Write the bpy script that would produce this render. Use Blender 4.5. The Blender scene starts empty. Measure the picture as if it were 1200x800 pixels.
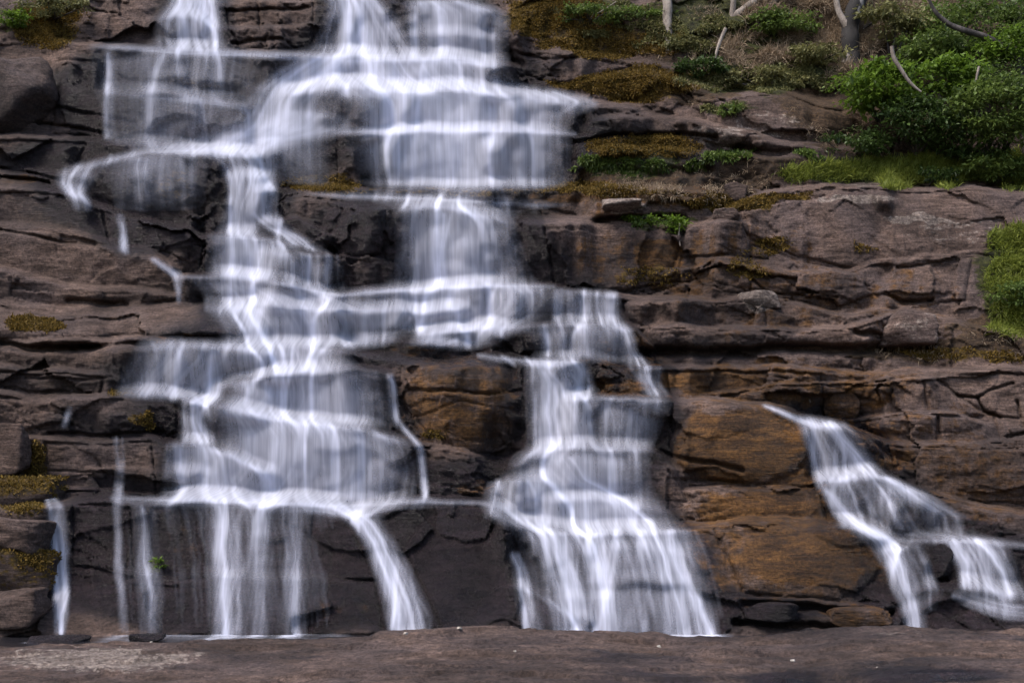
import bpy, math
import numpy as np
from mathutils import Vector

# ------------------------------------------------------------------ camera, sky, sun, exposure
SC = bpy.context.scene
COL = SC.collection
F, HY, ZC = 1500.0, 600.0, 2.5          # focal length in photo pixels, horizon row, eye height over the pool
cd = bpy.data.cameras.new('camera'); cam = bpy.data.objects.new('camera', cd); COL.objects.link(cam)
cam.location = (0, 0, ZC); cam.rotation_euler = (math.radians(90), 0, 0)
cd.sensor_width = 36; cd.lens = F / 1200 * 36; cd.shift_y = (HY - 400) / 1200
cd.clip_end = 3000
SC.camera = cam
SUN_EL, SUN_AZ = 58, 234                 # degrees; azimuth clockwise from +Y (away from the camera)
w = bpy.data.worlds.new('World'); SC.world = w; w.use_nodes = True
wn = w.node_tree
sky = wn.nodes.new('ShaderNodeTexSky'); sky.sky_type = 'NISHITA'; sky.sun_disc = False
sky.sun_elevation = math.radians(SUN_EL); sky.sun_rotation = math.radians(SUN_AZ)
sky.dust_density = 3.0; sky.ozone_density = 1.0
bg = wn.nodes['Background']; bg.inputs['Strength'].default_value = 0.13
wn.links.new(sky.outputs[0], bg.inputs['Color'])
ld = bpy.data.lights.new('sun', 'SUN'); sun = bpy.data.objects.new('sun', ld); COL.objects.link(sun)
ld.energy = 1.9; ld.angle = math.radians(20); ld.color = (1.0, 0.93, 0.86)
el, az = math.radians(SUN_EL), math.radians(SUN_AZ)
to_sun = Vector((math.cos(el) * math.sin(az), math.cos(el) * math.cos(az), math.sin(el)))
sun.rotation_euler = to_sun.to_track_quat('Z', 'Y').to_euler(); sun.location = to_sun * 60
SC.view_settings.view_transform = 'Standard'; SC.view_settings.look = 'None'
SC.view_settings.exposure = 1.05; SC.view_settings.gamma = 1.0
try:
    SC.cycles.transparent_max_bounces = 16; SC.cycles.max_bounces = 6; SC.cycles.diffuse_bounces = 3; SC.cycles.glossy_bounces = 2
    SC.cycles.transmission_bounces = 3
except Exception:
    pass
rng = np.random.default_rng(11)

# ------------------------------------------------------------------ numeric helpers
def sstep(a, b, x):
    t = np.clip((x - a) / (b - a), 0, 1); return t * t * (3 - 2 * t)
def hashu(ix, iy, iz, seed):
    h = (ix.astype(np.uint32) * np.uint32(374761393) + iy.astype(np.uint32) * np.uint32(668265263)
         + iz.astype(np.uint32) * np.uint32(2147483647 ^ 0x5bd1e995) + np.uint32(seed * 7919 + 13))
    h = (h ^ (h >> np.uint32(13))) * np.uint32(1274126177)
    h = (h ^ (h >> np.uint32(16))) * np.uint32(2246822519)
    return h ^ (h >> np.uint32(15))
def h01(ix, iy, iz, seed):
    return hashu(ix, iy, iz, seed).astype(np.float32) / np.float32(4294967295.0)
def vnoise(x, y, z, seed=0):
    """smooth value noise, 0..1"""
    xi, yi, zi = np.floor(x).astype(np.int32), np.floor(y).astype(np.int32), np.floor(z).astype(np.int32)
    fx, fy, fz = x - xi, y - yi, z - zi
    fx = fx * fx * fx * (fx * (fx * 6 - 15) + 10); fy = fy * fy * fy * (fy * (fy * 6 - 15) + 10); fz = fz * fz * fz * (fz * (fz * 6 - 15) + 10)
    r = 0
    for a in (0, 1):
        for b in (0, 1):
            for c in (0, 1):
                r = r + h01(xi + a, yi + b, zi + c, seed) * (fx if a else 1 - fx) * (fy if b else 1 - fy) * (fz if c else 1 - fz)
    return r
def fbm(x, y, z, octaves=4, seed=0, gain=0.5):
    r, a, s = 0, 1.0, 0.0
    for o in range(octaves):
        r = r + a * (vnoise(x, y, z, seed + o) - 0.5); s += a
        x, y, z, a = x * 2.03 + 5.1, y * 2.03 + 1.7, z * 2.03 + 9.2, a * gain
    return r / s * 2          # about -1..1
def worley(x, y, z, seed=0):
    """F1, F2, random facet value (offset plus tilt) of the nearest cell"""
    xi, yi, zi = np.floor(x).astype(np.int32), np.floor(y).astype(np.int32), np.floor(z).astype(np.int32)
    f1 = np.full(x.shape, 9e9, np.float32); f2 = f1.copy(); val = np.zeros(x.shape, np.float32)
    for a in (-1, 0, 1):
        for b in (-1, 0, 1):
            for c in (-1, 0, 1):
                i, j, k = xi + a, yi + b, zi + c
                dx = i + h01(i, j, k, seed) - x; dy = j + h01(i, j, k, seed + 1) - y; dz = k + h01(i, j, k, seed + 2) - z
                d = dx * dx + dy * dy + dz * dz
                v = (h01(i, j, k, seed + 3) - .5) + 0.9 * ((h01(i, j, k, seed + 4) - .5) * dx + (h01(i, j, k, seed + 5) - .5) * dz)
                near = d < f1
                f2 = np.where(near, f1, np.minimum(f2, d)); val = np.where(near, v, val); f1 = np.where(near, d, f1)
    return np.sqrt(f1), np.sqrt(f2), val
def boxblur(A, n, axis):
    n = int(n)
    if n < 1: return A
    pad = [(0, 0), (0, 0)]; pad[axis] = (n + 1, n)
    c = np.cumsum(np.pad(A, pad, mode='edge').astype(np.float64), axis=axis)
    k = 2 * n + 1
    return ((c[k:] - c[:-k]) if axis == 0 else (c[:, k:] - c[:, :-k])) / k
def blur(A, n, passes=3):
    for _ in range(passes):
        A = boxblur(boxblur(A, n, 0), n, 1)
    return A
def minfilter(A, n):
    B = A.copy()
    for s in range(1, n + 1):
        B[s:] = np.minimum(B[s:], A[:-s]); B[:-s] = np.minimum(B[:-s], A[s:])
    C = B.copy()
    for s in range(1, n + 1):
        C[:, s:] = np.minimum(C[:, s:], B[:, :-s]); C[:, :-s] = np.minimum(C[:, :-s], B[:, s:])
    return C

# ------------------------------------------------------------------ object helpers
def mesh_np(name, verts, faces, smooth=True):
    verts = np.asarray(verts, np.float32); faces = np.asarray(faces, np.int32)
    me = bpy.data.meshes.new(name); k = faces.shape[1]
    me.vertices.add(len(verts)); me.vertices.foreach_set('co', verts.ravel())
    me.loops.add(faces.size); me.loops.foreach_set('vertex_index', faces.ravel())
    me.polygons.add(len(faces)); me.polygons.foreach_set('loop_start', np.arange(0, faces.size, k, dtype=np.int32))
    me.polygons.foreach_set('loop_total', np.full(len(faces), k, np.int32))
    me.polygons.foreach_set('use_smooth', np.full(len(faces), smooth, bool))
    me.update(calc_edges=True); me.validate()
    return me
def attr_col(me, name, rgb):
    a = me.attributes.new(name, 'FLOAT_COLOR', 'POINT')
    d = np.ones((len(me.vertices), 4), np.float32); d[:, :3] = rgb
    a.data.foreach_set('color', d.ravel())
def attr_f(me, name, v):
    a = me.attributes.new(name, 'FLOAT', 'POINT'); a.data.foreach_set('value', np.asarray(v, np.float32).ravel())
def add(name, me, mat, parent=None, label=None, cat=None, group=None, kind=None, loc=None):
    o = bpy.data.objects.new(name, me); COL.objects.link(o)
    if me is not None and mat is not None: me.materials.append(mat)
    if parent is not None: o.parent = parent
    if loc is not None: o.location = loc
    if label: o['label'] = label
    if cat: o['category'] = cat
    if group: o['group'] = group
    if kind: o['kind'] = kind
    return o

# ------------------------------------------------------------------ node helpers
class NT:
    def __init__(s, name):
        s.m = bpy.data.materials.new(name); s.m.use_nodes = True; s.t = s.m.node_tree; s.t.nodes.clear()
        s.out = s.t.nodes.new('ShaderNodeOutputMaterial')
    def n(s, kind, **kw):
        nd = s.t.nodes.new(kind)
        for k, v in kw.items(): setattr(nd, k, v)
        return nd
    def put(s, sock, v):
        if hasattr(v, 'is_output'): s.t.links.new(v, sock)
        else:
            try: sock.default_value = v
            except Exception: sock.default_value = (*v, 1)
    def math(s, op, a, b=0.0, c=0.0, clamp=False):
        nd = s.n('ShaderNodeMath', operation=op, use_clamp=clamp)
        for i, v in enumerate((a, b, c)):
            if i < len(nd.inputs): s.put(nd.inputs[i], v)
        return nd.outputs[0]
    def mix(s, fac, a, b, blend='MIX'):
        nd = s.n('ShaderNodeMix', data_type='RGBA', blend_type=blend)
        s.put(nd.inputs[0], fac); s.put(nd.inputs[6], a if hasattr(a, 'is_output') else (*a, 1)); s.put(nd.inputs[7], b if hasattr(b, 'is_output') else (*b, 1))
        return nd.outputs[2]
    def ramp(s, v, lo, hi, a=0.0, b=1.0):
        nd = s.n('ShaderNodeMapRange', interpolation_type='SMOOTHSTEP')
        s.put(nd.inputs[0], v); s.put(nd.inputs[1], lo); s.put(nd.inputs[2], hi); s.put(nd.inputs[3], a); s.put(nd.inputs[4], b)
        return nd.outputs[0]
    def coords(s, scale=(1, 1, 1), rot=(0, 0, 0), src=None):
        if src is None: src = s.n('ShaderNodeNewGeometry').outputs['Position']
        mp = s.n('ShaderNodeMapping'); s.put(mp.inputs[0], src); mp.inputs['Scale'].default_value = scale; mp.inputs['Rotation'].default_value = rot
        return mp.outputs[0]
    def noise(s, vec, scale, detail=6, rough=0.55, dist=0.0):
        nd = s.n('ShaderNodeTexNoise'); s.put(nd.inputs['Vector'], vec)
        nd.inputs['Scale'].default_value = scale; nd.inputs['Detail'].default_value = detail
        nd.inputs['Roughness'].default_value = rough; nd.inputs['Distortion'].default_value = dist
        return nd.outputs['Fac']
    def attr(s, name):
        return s.n('ShaderNodeAttribute', attribute_name=name)
    def bump(s, h, strength, dist, normal=None):
        nd = s.n('ShaderNodeBump'); nd.inputs['Strength'].default_value = strength; nd.inputs['Distance'].default_value = dist
        s.put(nd.inputs['Height'], h)
        if normal is not None: s.put(nd.inputs['Normal'], normal)
        return nd.outputs[0]
    def done(s, shader):
        s.t.links.new(shader, s.out.inputs[0]); return s.m

def rock_material():
    t = NT('rock')
    p = t.coords(); strata = t.coords((0.9, 0.9, 3.6), (0.05, 0.10, 0.0))
    big = t.noise(p, 0.55, 3); mid = t.noise(strata, 1.6, 8, 0.62, 0.3); fine = t.noise(p, 9, 8, 0.7); grain = t.noise(p, 38, 5, 0.75); lam = t.noise(t.coords((2.2, 2.2, 17), (.04, .10, 0)), 1.3, 6, .65, .4)
    m1 = t.n('ShaderNodeSeparateColor'); t.put(m1.inputs[0], t.attr('m1').outputs['Color'])
    m2 = t.n('ShaderNodeSeparateColor'); t.put(m2.inputs[0], t.attr('m2').outputs['Color'])
    jit = t.math('ADD', t.math('MULTIPLY', t.math('SUBTRACT', mid, 0.5), 1.3), t.math('MULTIPLY', t.math('SUBTRACT', fine, 0.5), 0.9))
    def mask(sock, lo=0.38, hi=0.62, k=1.0):
        raw = t.ramp(sock, 0.0, 0.25)              # nothing where the mask is nought
        return t.math('MULTIPLY', t.ramp(t.math('ADD', sock, t.math('MULTIPLY', jit, k)), lo, hi), raw)
    dry = t.mix(t.ramp(mid, .33, .68), (0.080, 0.053, 0.041), (0.190, 0.134, 0.110))
    dry = t.mix(t.ramp(big, .42, .62, 0, .75), dry, (0.112, 0.084, 0.078))
    dry = t.mix(t.ramp(fine, .52, .72, 0, .6), dry, (0.035, 0.026, 0.023))
    wet = t.mix(t.ramp(mid, .35, .65), (0.0085, 0.0062, 0.0088), (0.027, 0.0195, 0.0235))
    col = t.mix(mask(m1.outputs[0], .30, .70, .5), dry, wet)
    soil = t.mix(t.ramp(fine, .35, .65), (0.040, 0.024, 0.013), (0.100, 0.066, 0.038))
    col = t.mix(mask(m2.outputs[1]), col, soil)
    orange = t.mix(t.ramp(mid, .36, .62), (0.055, 0.028, 0.012), (0.150, 0.074, 0.022))
    orange = t.mix(t.ramp(fine, .50, .70, 0, .65), orange, (0.050, 0.028, 0.016))
    seep = t.noise(t.coords((3.2, 3.2, .45)), 1.0, 5, .6, .3)
    om = t.math('ADD', m1.outputs[1], t.math('MULTIPLY', t.math('SUBTRACT', seep, .5), 1.1))
    col = t.mix(t.math('MULTIPLY', mask(om, .34, .70, .55), t.ramp(m1.outputs[1], .05, .3)), col, orange)
    pale = t.mix(t.ramp(fine, .4, .6), (0.17, 0.135, 0.115), (0.34, 0.29, 0.25))  # pale stone, also the colour of the painted sunlit patches
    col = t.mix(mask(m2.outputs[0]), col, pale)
    moss = t.mix(t.ramp(fine, .38, .62), (0.045, 0.029, 0.007), (0.155, 0.098, 0.018))
    col = t.mix(mask(m1.outputs[2]), col, moss)
    green = t.mix(t.ramp(fine, .38, .62), (0.022, 0.028, 0.007), (0.070, 0.075, 0.018))
    col = t.mix(mask(m2.outputs[2]), col, green)
    col = t.mix(t.ramp(grain, .35, .7, 0, .35), col, t.mix(0.5, col, (0.02, 0.016, 0.015)))
    speck = t.noise(p, 15, 8, .82)
    broad = t.noise(t.coords((.30, .30, .55)), 1.0, 4, .6, .6)
    col = t.mix(1.0, col, t.mix(t.ramp(broad, .34, .66), (.62, .60, .62), (1.38, 1.34, 1.36)), 'MULTIPLY')
    col = t.mix(1.0, col, t.mix(t.ramp(speck, .34, .66), (.42, .42, .44), (1.42, 1.40, 1.36)), 'MULTIPLY')
    col = t.mix(t.ramp(lam, .36, .66, .7, 0), col, t.mix(.62, col, (0.012, 0.009, 0.008)))
    b = t.n('ShaderNodeBsdfPrincipled'); t.put(b.inputs['Base Color'], col)
    r = t.math('ADD', t.ramp(m1.outputs[0], 0.2, 0.9, 0.90, 0.27), t.math('MULTIPLY', t.math('SUBTRACT', fine, .5), .5), clamp=True)
    t.put(b.inputs['Roughness'], r)
    b.inputs['Specular IOR Level'].default_value = 0.26
    hgt = t.math('ADD', t.math('MULTIPLY', mid, .55), t.math('ADD', t.math('MULTIPLY', speck, .8), t.math('ADD', t.math('MULTIPLY', grain, .22), t.math('MULTIPLY', lam, .5))))
    t.put(b.inputs['Normal'], t.bump(hgt, 1.0, 0.085))
    return t.done(b.outputs[0])
def water_material():
    t = NT('falling_water')
    uv = t.n('ShaderNodeUVMap', uv_map='flow').outputs[0]
    dens = t.attr('dens').outputs['Fac']
    c = t.noise(t.coords((16.0, .5, 1), src=uv), 1.0, 3, .5, .2)
    al = t.math('MULTIPLY', dens, t.math('ADD', 1.0, t.math('MULTIPLY', t.math('SUBTRACT', c, .5), t.math('SUBTRACT', 1.2, dens))), clamp=True)
    al = t.math('MINIMUM', al, 0.97)
    d = t.n('ShaderNodeBsdfDiffuse'); d.inputs[0].default_value = (0.82, 0.84, 0.97, 1); d.inputs[1].default_value = .6
    tr = t.n('ShaderNodeBsdfTranslucent'); tr.inputs[0].default_value = (0.77, 0.79, 0.92, 1)
    bmp = t.bump(c, .15, .05)
    t.put(d.inputs['Normal'], bmp); t.put(tr.inputs['Normal'], bmp)
    m = t.n('ShaderNodeMixShader'); m.inputs[0].default_value = .22
    t.t.links.new(d.outputs[0], m.inputs[1]); t.t.links.new(tr.outputs[0], m.inputs[2])
    tp = t.n('ShaderNodeBsdfTransparent'); m2 = t.n('ShaderNodeMixShader'); t.put(m2.inputs[0], al)
    t.t.links.new(tp.outputs[0], m2.inputs[1]); t.t.links.new(m.outputs[0], m2.inputs[2])
    return t.done(m2.outputs[0])
def pool_material():
    t = NT('pool_water'); p = t.coords((1, 2.2, 1))
    b = t.n('ShaderNodeBsdfPrincipled'); b.inputs['Base Color'].default_value = (0.018, 0.017, 0.020, 1)
    b.inputs['Roughness'].default_value = .16; b.inputs['IOR'].default_value = 1.33
    t.put(b.inputs['Normal'], t.bump(t.noise(p, 3.0, 4), .35, .05))
    return t.done(b.outputs[0])
def leaf_material(name, dark, light, trans=.35, rough=.45):
    t = NT(name); tint = t.attr('tint').outputs['Fac']
    col = t.mix(tint, dark, light)
    b = t.n('ShaderNodeBsdfPrincipled'); t.put(b.inputs['Base Color'], col); b.inputs['Roughness'].default_value = rough
    b.inputs['Specular IOR Level'].default_value = .3
    tr = t.n('ShaderNodeBsdfTranslucent'); t.put(tr.inputs[0], col)
    m = t.n('ShaderNodeMixShader'); m.inputs[0].default_value = trans
    t.t.links.new(b.outputs[0], m.inputs[1]); t.t.links.new(tr.outputs[0], m.inputs[2])
    return t.done(m.outputs[0])
def bark_material(name, a, c, dark, scale=4.0, lo=.38, hi=.62):
    t = NT(name); p = t.coords((1, 1, .45)); n1 = t.noise(p, scale, 6, .6); n2 = t.noise(p, scale * 6, 6, .7)
    col = t.mix(t.ramp(n1, lo, hi), a, c); col = t.mix(t.ramp(n2, .52, .66, 0, .8), col, dark)
    b = t.n('ShaderNodeBsdfPrincipled'); t.put(b.inputs['Base Color'], col); b.inputs['Roughness'].default_value = .85
    t.put(b.inputs['Normal'], t.bump(n2, .6, .03))
    return t.done(b.outputs[0])
ROCK, WATER, POOL = rock_material(), water_material(), pool_material()
#@@DATA
# ------------------------------------------------------------------ survey of the falls (photo pixels; each lip gets a depth step in metres)
# lip: points along the edge, step back in metres above it, pixels of visible tread, fade at the two ends
LIPS = [
 ([(-200,604),(0,600),(60,594),(130,588),(180,592),(240,588),(310,592),(350,590),(390,597),(415,607),(440,600),(500,588),(560,592),(605,608)], 2.3, 13, 60, 30),
 ([(570,604),(590,617),(640,625),(680,628),(750,625),(830,621),(870,617),(920,615),(1000,620),(1050,642)], 1.8, 14, 30, 30),
 ([(1035,650),(1090,636),(1140,633),(1200,640),(1400,650)], 1.3, 12, 30, 60),
 ([(195,678),(240,673),(300,676),(380,679),(440,676)], .30, 5, 30, 30),
 ([(80,650),(130,664),(185,676),(200,677)], .22, 5, 20, 20),
 ([(590,690),(660,700),(720,706)], .2, 10, 20, 20),
 ([(1080,692),(1130,690),(1200,700),(1400,705)], .9, 14, 30, 60),
 ([(840,700),(920,702),(1000,705),(1050,706)], .35, 4, 20, 10),
 # lower left tier
 ([(170,512),(190,520),(240,525),(290,545),(330,560)], .7, 10, 15, 40),
 ([(100,548),(180,551),(215,556),(260,555)], .2, 4, 20, 30),
 ([(210,468),(240,476),(300,488),(380,501),(440,511),(492,526)], 1.3, 14, 15, 12),
 ([(245,462),(285,450),(325,438),(380,436),(420,435),(462,440)], 1.0, 11, 25, 8),
 ([(110,404),(165,399),(230,405),(290,408),(350,408),(412,413)], 1.2, 10, 30, 15),
 ([(-200,476),(0,462),(50,470),(110,467),(165,461),(214,467)], .8, 9, 60, 6),
 ([(-200,430),(0,433),(60,437),(120,440),(135,446)], .5, 9, 60, 15),
 ([(-200,520),(0,512),(60,516),(110,520),(180,516)], .5, 6, 60, 25),
 ([(-200,575),(0,570),(60,572),(120,575),(185,580)], .4, 5, 60, 25),
 # middle block and the falls to its right
 ([(395,414),(430,421),(465,424),(500,431),(530,434),(560,425),(600,424),(620,428),(690,427)], 1.7, 16, 25, 25),
 ([(350,406),(420,402),(500,401),(545,407),(565,418)], .55, 6, 15, 8),
 ([(485,524),(520,530),(580,541),(610,550)], 1.1, 13, 12, 12),
 ([(668,470),(700,466),(790,469),(850,471),(900,478),(945,491),(985,500),(1040,520)], 1.5, 9, 12, 30),
 ([(590,542),(640,528),(700,526),(770,530),(800,556)], 1.0, 10, 20, 20),
 ([(565,577),(580,564),(640,563),(662,582)], .7, 8, 10, 14),
 ([(640,590),(700,586),(760,594),(800,606)], .45, 8, 20, 20),
 ([(690,420),(720,434),(760,456),(790,468)], .5, 10, 8, 8),
 ([(800,573),(870,571),(965,574)], .45, 5, 25, 10),
 ([(950,565),(1000,560),(1035,561),(1100,588),(1200,606),(1400,620)], 1.2, 13, 12, 60),
 ([(930,505),(985,500),(1020,520),(1045,545)], .5, 8, 10, 10),
 # upper middle steps
 ([(470,394),(560,386),(620,383),(700,379),(745,386),(770,412)], 1.1, 7, 20, 12),
 ([(720,433),(790,430),(900,432),(1000,440),(1100,436),(1200,434),(1400,440)], .8, 8, 15, 60),
 ([(820,462),(880,455),(960,450),(1040,448),(1120,440)], .35, 4, 20, 20),
 ([(960,492),(1040,486),(1120,484),(1160,500)], .4, 5, 20, 20),
 ([(1040,520),(1100,524),(1200,516),(1400,520)], .5, 8, 20, 60),
 ([(380,352),(400,345),(450,342),(520,338),(600,336),(640,337),(720,345),(760,352),(830,352)], 1.3, 8, 15, 30),
 ([(208,328),(260,325),(320,331),(405,351)], .9, 9, 8, 12),
 ([(220,363),(330,360),(450,366),(545,362)], .9, 7, 12, 20),
 ([(420,250),(460,246),(520,246),(560,256),(595,266),(640,262),(700,262)], 1.6, 14, 25, 40),
 ([(320,244),(335,233),(360,230),(455,243)], .9, 9, 6, 15),
 ([(228,280),(290,280),(330,286),(352,292)], .9, 8, 6, 10),
 ([(312,302),(345,297),(408,302)], .7, 7, 10, 8),
 ([(308,264),(350,256),(388,278)], .45, 6, 10, 8),
 ([(385,162),(400,155),(550,154),(650,156),(692,158)], .55, 4, 12, 12),
 ([(330,114),(390,104),(450,106),(560,108),(640,120),(700,126),(760,130)], 1.6, 12, 25, 30),
 ([(300,226),(400,223),(560,225),(700,222),(850,226),(900,224)], 1.0, 8, 20, 40),
 ([(60,52),(120,56),(250,62),(400,68),(520,68),(570,75),(612,82)], 1.5, 8, 30, 20),
 ([(115,110),(200,113),(250,118),(292,128)], .8, 9, 15, 15),
 ([(-200,160),(-50,160),(100,166),(180,172),(260,182),(310,186)], 1.0, 9, 60, 20),
 ([(80,208),(110,193),(180,184),(240,184),(264,197)], .8, 8, 8, 6),
 ([(255,214),(290,208),(325,214)], .5, 7, 8, 8),
 ([(468,6),(540,5),(605,20)], 1.0, 9, 8, 10), ([(466,42),(530,41),(592,44)], .3, 4, 8, 8),
 ([(175,26),(205,21),(235,24),(252,38)], .6, 7, 8, 8), ([(240,30),(300,36),(370,30)], .5, 6, 10, 20),
 ([(250,2),(320,6),(370,4)], .6, 8, 10, 15),
 # left slabs
 ([(-200,206),(0,204),(60,204),(108,210)], .5, 8, 60, 10),
 ([(-200,225),(0,222),(70,226),(120,246),(180,262),(240,280)], .9, 12, 60, 10),
 ([(-200,290),(0,272),(60,272),(130,288),(180,300),(212,322)], .6, 14, 60, 8),
 ([(-200,330),(0,320),(80,336),(190,345),(214,350)], .6, 10, 60, 6),
 ([(-200,392),(0,388),(90,392),(200,388),(270,392),(318,403)], 2.0, 46, 60, 14),
 ([(-200,400),(0,404),(60,398),(160,396)], .5, 6, 60, 20),
 # right side
 ([(690,96),(760,88),(800,100),(850,118),(920,108),(980,128)], .8, 10, 20, 20),
 ([(640,62),(700,68),(760,76),(800,84)], .7, 9, 20, 20),
 ([(690,142),(760,138),(830,150),(930,170),(1020,178)], .7, 9, 20, 30),
 ([(690,178),(760,176),(850,186),(930,186)], .5, 7, 20, 30),
 ([(830,256),(900,228),(960,220),(1100,222),(1200,226),(1400,226)], 1.5, 8, 20, 60),
 ([(760,268),(800,262),(850,258),(880,262)], .4, 6, 15, 15),
 ([(780,318),(850,310),(930,322),(1000,316),(1080,300),(1150,300)], .35, 7, 20, 30),
 ([(735,356),(800,354),(900,352),(1000,370),(1040,366)], .7, 8, 15, 20),
 ([(755,384),(850,386),(950,389),(1030,378),(1060,362),(1095,372),(1200,398),(1400,404)], .9, 8, 15, 60),
]
# crevices: points, half width in pixels, metres deep
CREVICES = [
 ([(0,404),(70,408),(140,402),(230,400),(312,408)], 4.5, .7), ([(750,412),(800,411),(860,412),(930,408),(1000,410),(1088,408)], 5.5, .7),
 ([(0,198),(40,205),(70,210)], 2, .25), ([(0,208),(60,214)], 2, .3), ([(45,145),(90,150),(130,158)], 2, .2), ([(65,125),(100,132),(160,143)], 1.8, .15),
 ([(0,272),(50,278),(90,284)], 1.8, .2), ([(75,278),(110,284)], 4, .25), ([(155,250),(200,262),(236,272)], 2, .2), ([(80,350),(120,352),(150,358)], 3, .25),
 ([(475,455),(520,458),(560,462),(610,458)], 2, .15), ([(480,490),(540,470),(600,480)], 1.2, .06),
 ([(660,165),(720,160),(780,158),(840,162)], 2.5, .25), ([(700,200),(760,203),(830,200)], 5, .35), ([(700,258),(760,256),(800,254)], 4, .4),
 ([(1020,440),(1080,436),(1110,436)], 2, .2), ([(1122,462),(1143,466),(1150,482),(1170,490)], 1.5, .25), ([(1143,466),(1160,458),(1186,450)], 1.5, .2),
 ([(1180,512),(1200,508)], 2, .25), ([(1100,490),(1102,510)], 1.3, .1), ([(1040,345),(1060,352),(1090,350)], 3, .35), ([(1000,388),(1040,396)], 3, .4),
 ([(1050,312),(1075,309),(1100,306)], 2, .25), ([(880,325),(900,345),(980,345)], 1.6, .15), ([(800,300),(850,296),(900,305)], 1.8, .15),
 ([(870,706),(930,710),(1000,716),(1044,718)], 5, .5), ([(860,728),(960,733),(1040,728)], 4, .5),
 ([(800,560),(860,566),(900,572)], 2, .2), ([(745,520),(800,535),(870,552)], 2.5, .2), ([(160,684),(208,686)], 1.4, .12),
 ([(60,508),(120,510),(190,506)], 2.2, .2), ([(50,552),(110,552),(135,552)], 1.1, .08), ([(230,440),(300,24)], .1, .0),
 ([(258,10),(305,14),(360,8)], 1.8, .25), ([(300,0),(306,36)], 1.5, .2), ([(270,50),(330,46)], 2, .2), ([(170,100),(250,116),(285,118)], 3, .2),
 ([(600,60),(640,70),(700,64)], 2, .2), ([(1190,470),(1200,500)], 2, .2), ([(0,455),(50,458),(80,462)], 2, .15), ([(30,440),(90,446),(130,440)], 1.6, .12),
]
# swells: centre, radii, metres proud
BULGES = [
 (540,478,78,62,.45), (500,560,70,28,.3), (420,680,70,90,.15), (540,680,75,85,.35), (320,660,70,80,.2), (180,660,50,80,.15),
 (220,440,22,40,.35), (185,430,30,36,.2), (330,430,36,18,.3), (290,420,26,20,.25), (385,425,28,16,.25), (165,490,50,26,.35),
 (340,540,90,40,.2), (420,470,40,40,.15), (290,475,40,20,.25), (210,30,34,24,.5), (180,212,80,30,.35), (425,130,36,34,.45),
 (300,232,26,28,.25), (275,305,40,26,.2), (340,318,22,20,.25), (385,322,18,18,.2), (300,345,70,18,.15), (420,268,44,36,.4),
 (560,300,70,44,.2), (620,360,50,22,.25), (540,360,60,20,.15), (610,402,34,16,.2), (690,400,40,18,.2), (720,448,44,24,.3),
 (700,500,60,36,.2), (600,580,34,20,.3), (700,555,60,22,.25), (650,680,60,60,.25), (760,690,70,60,.25), (870,520,80,50,.35), (880,596,80,22,.2),
 (940,660,90,44,.35), (1000,600,60,40,.25), (1060,605,40,30,.2), (1150,665,45,36,.3), (1070,665,34,40,.25), (900,140,110,36,.5), (1040,270,130,44,.3),
 (860,330,70,34,.2), (1080,470,90,40,.2), (210,90,80,26,.3), (540,90,60,18,.25), (560,30,60,34,.25), (250,152,90,20,.15),
]
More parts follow.
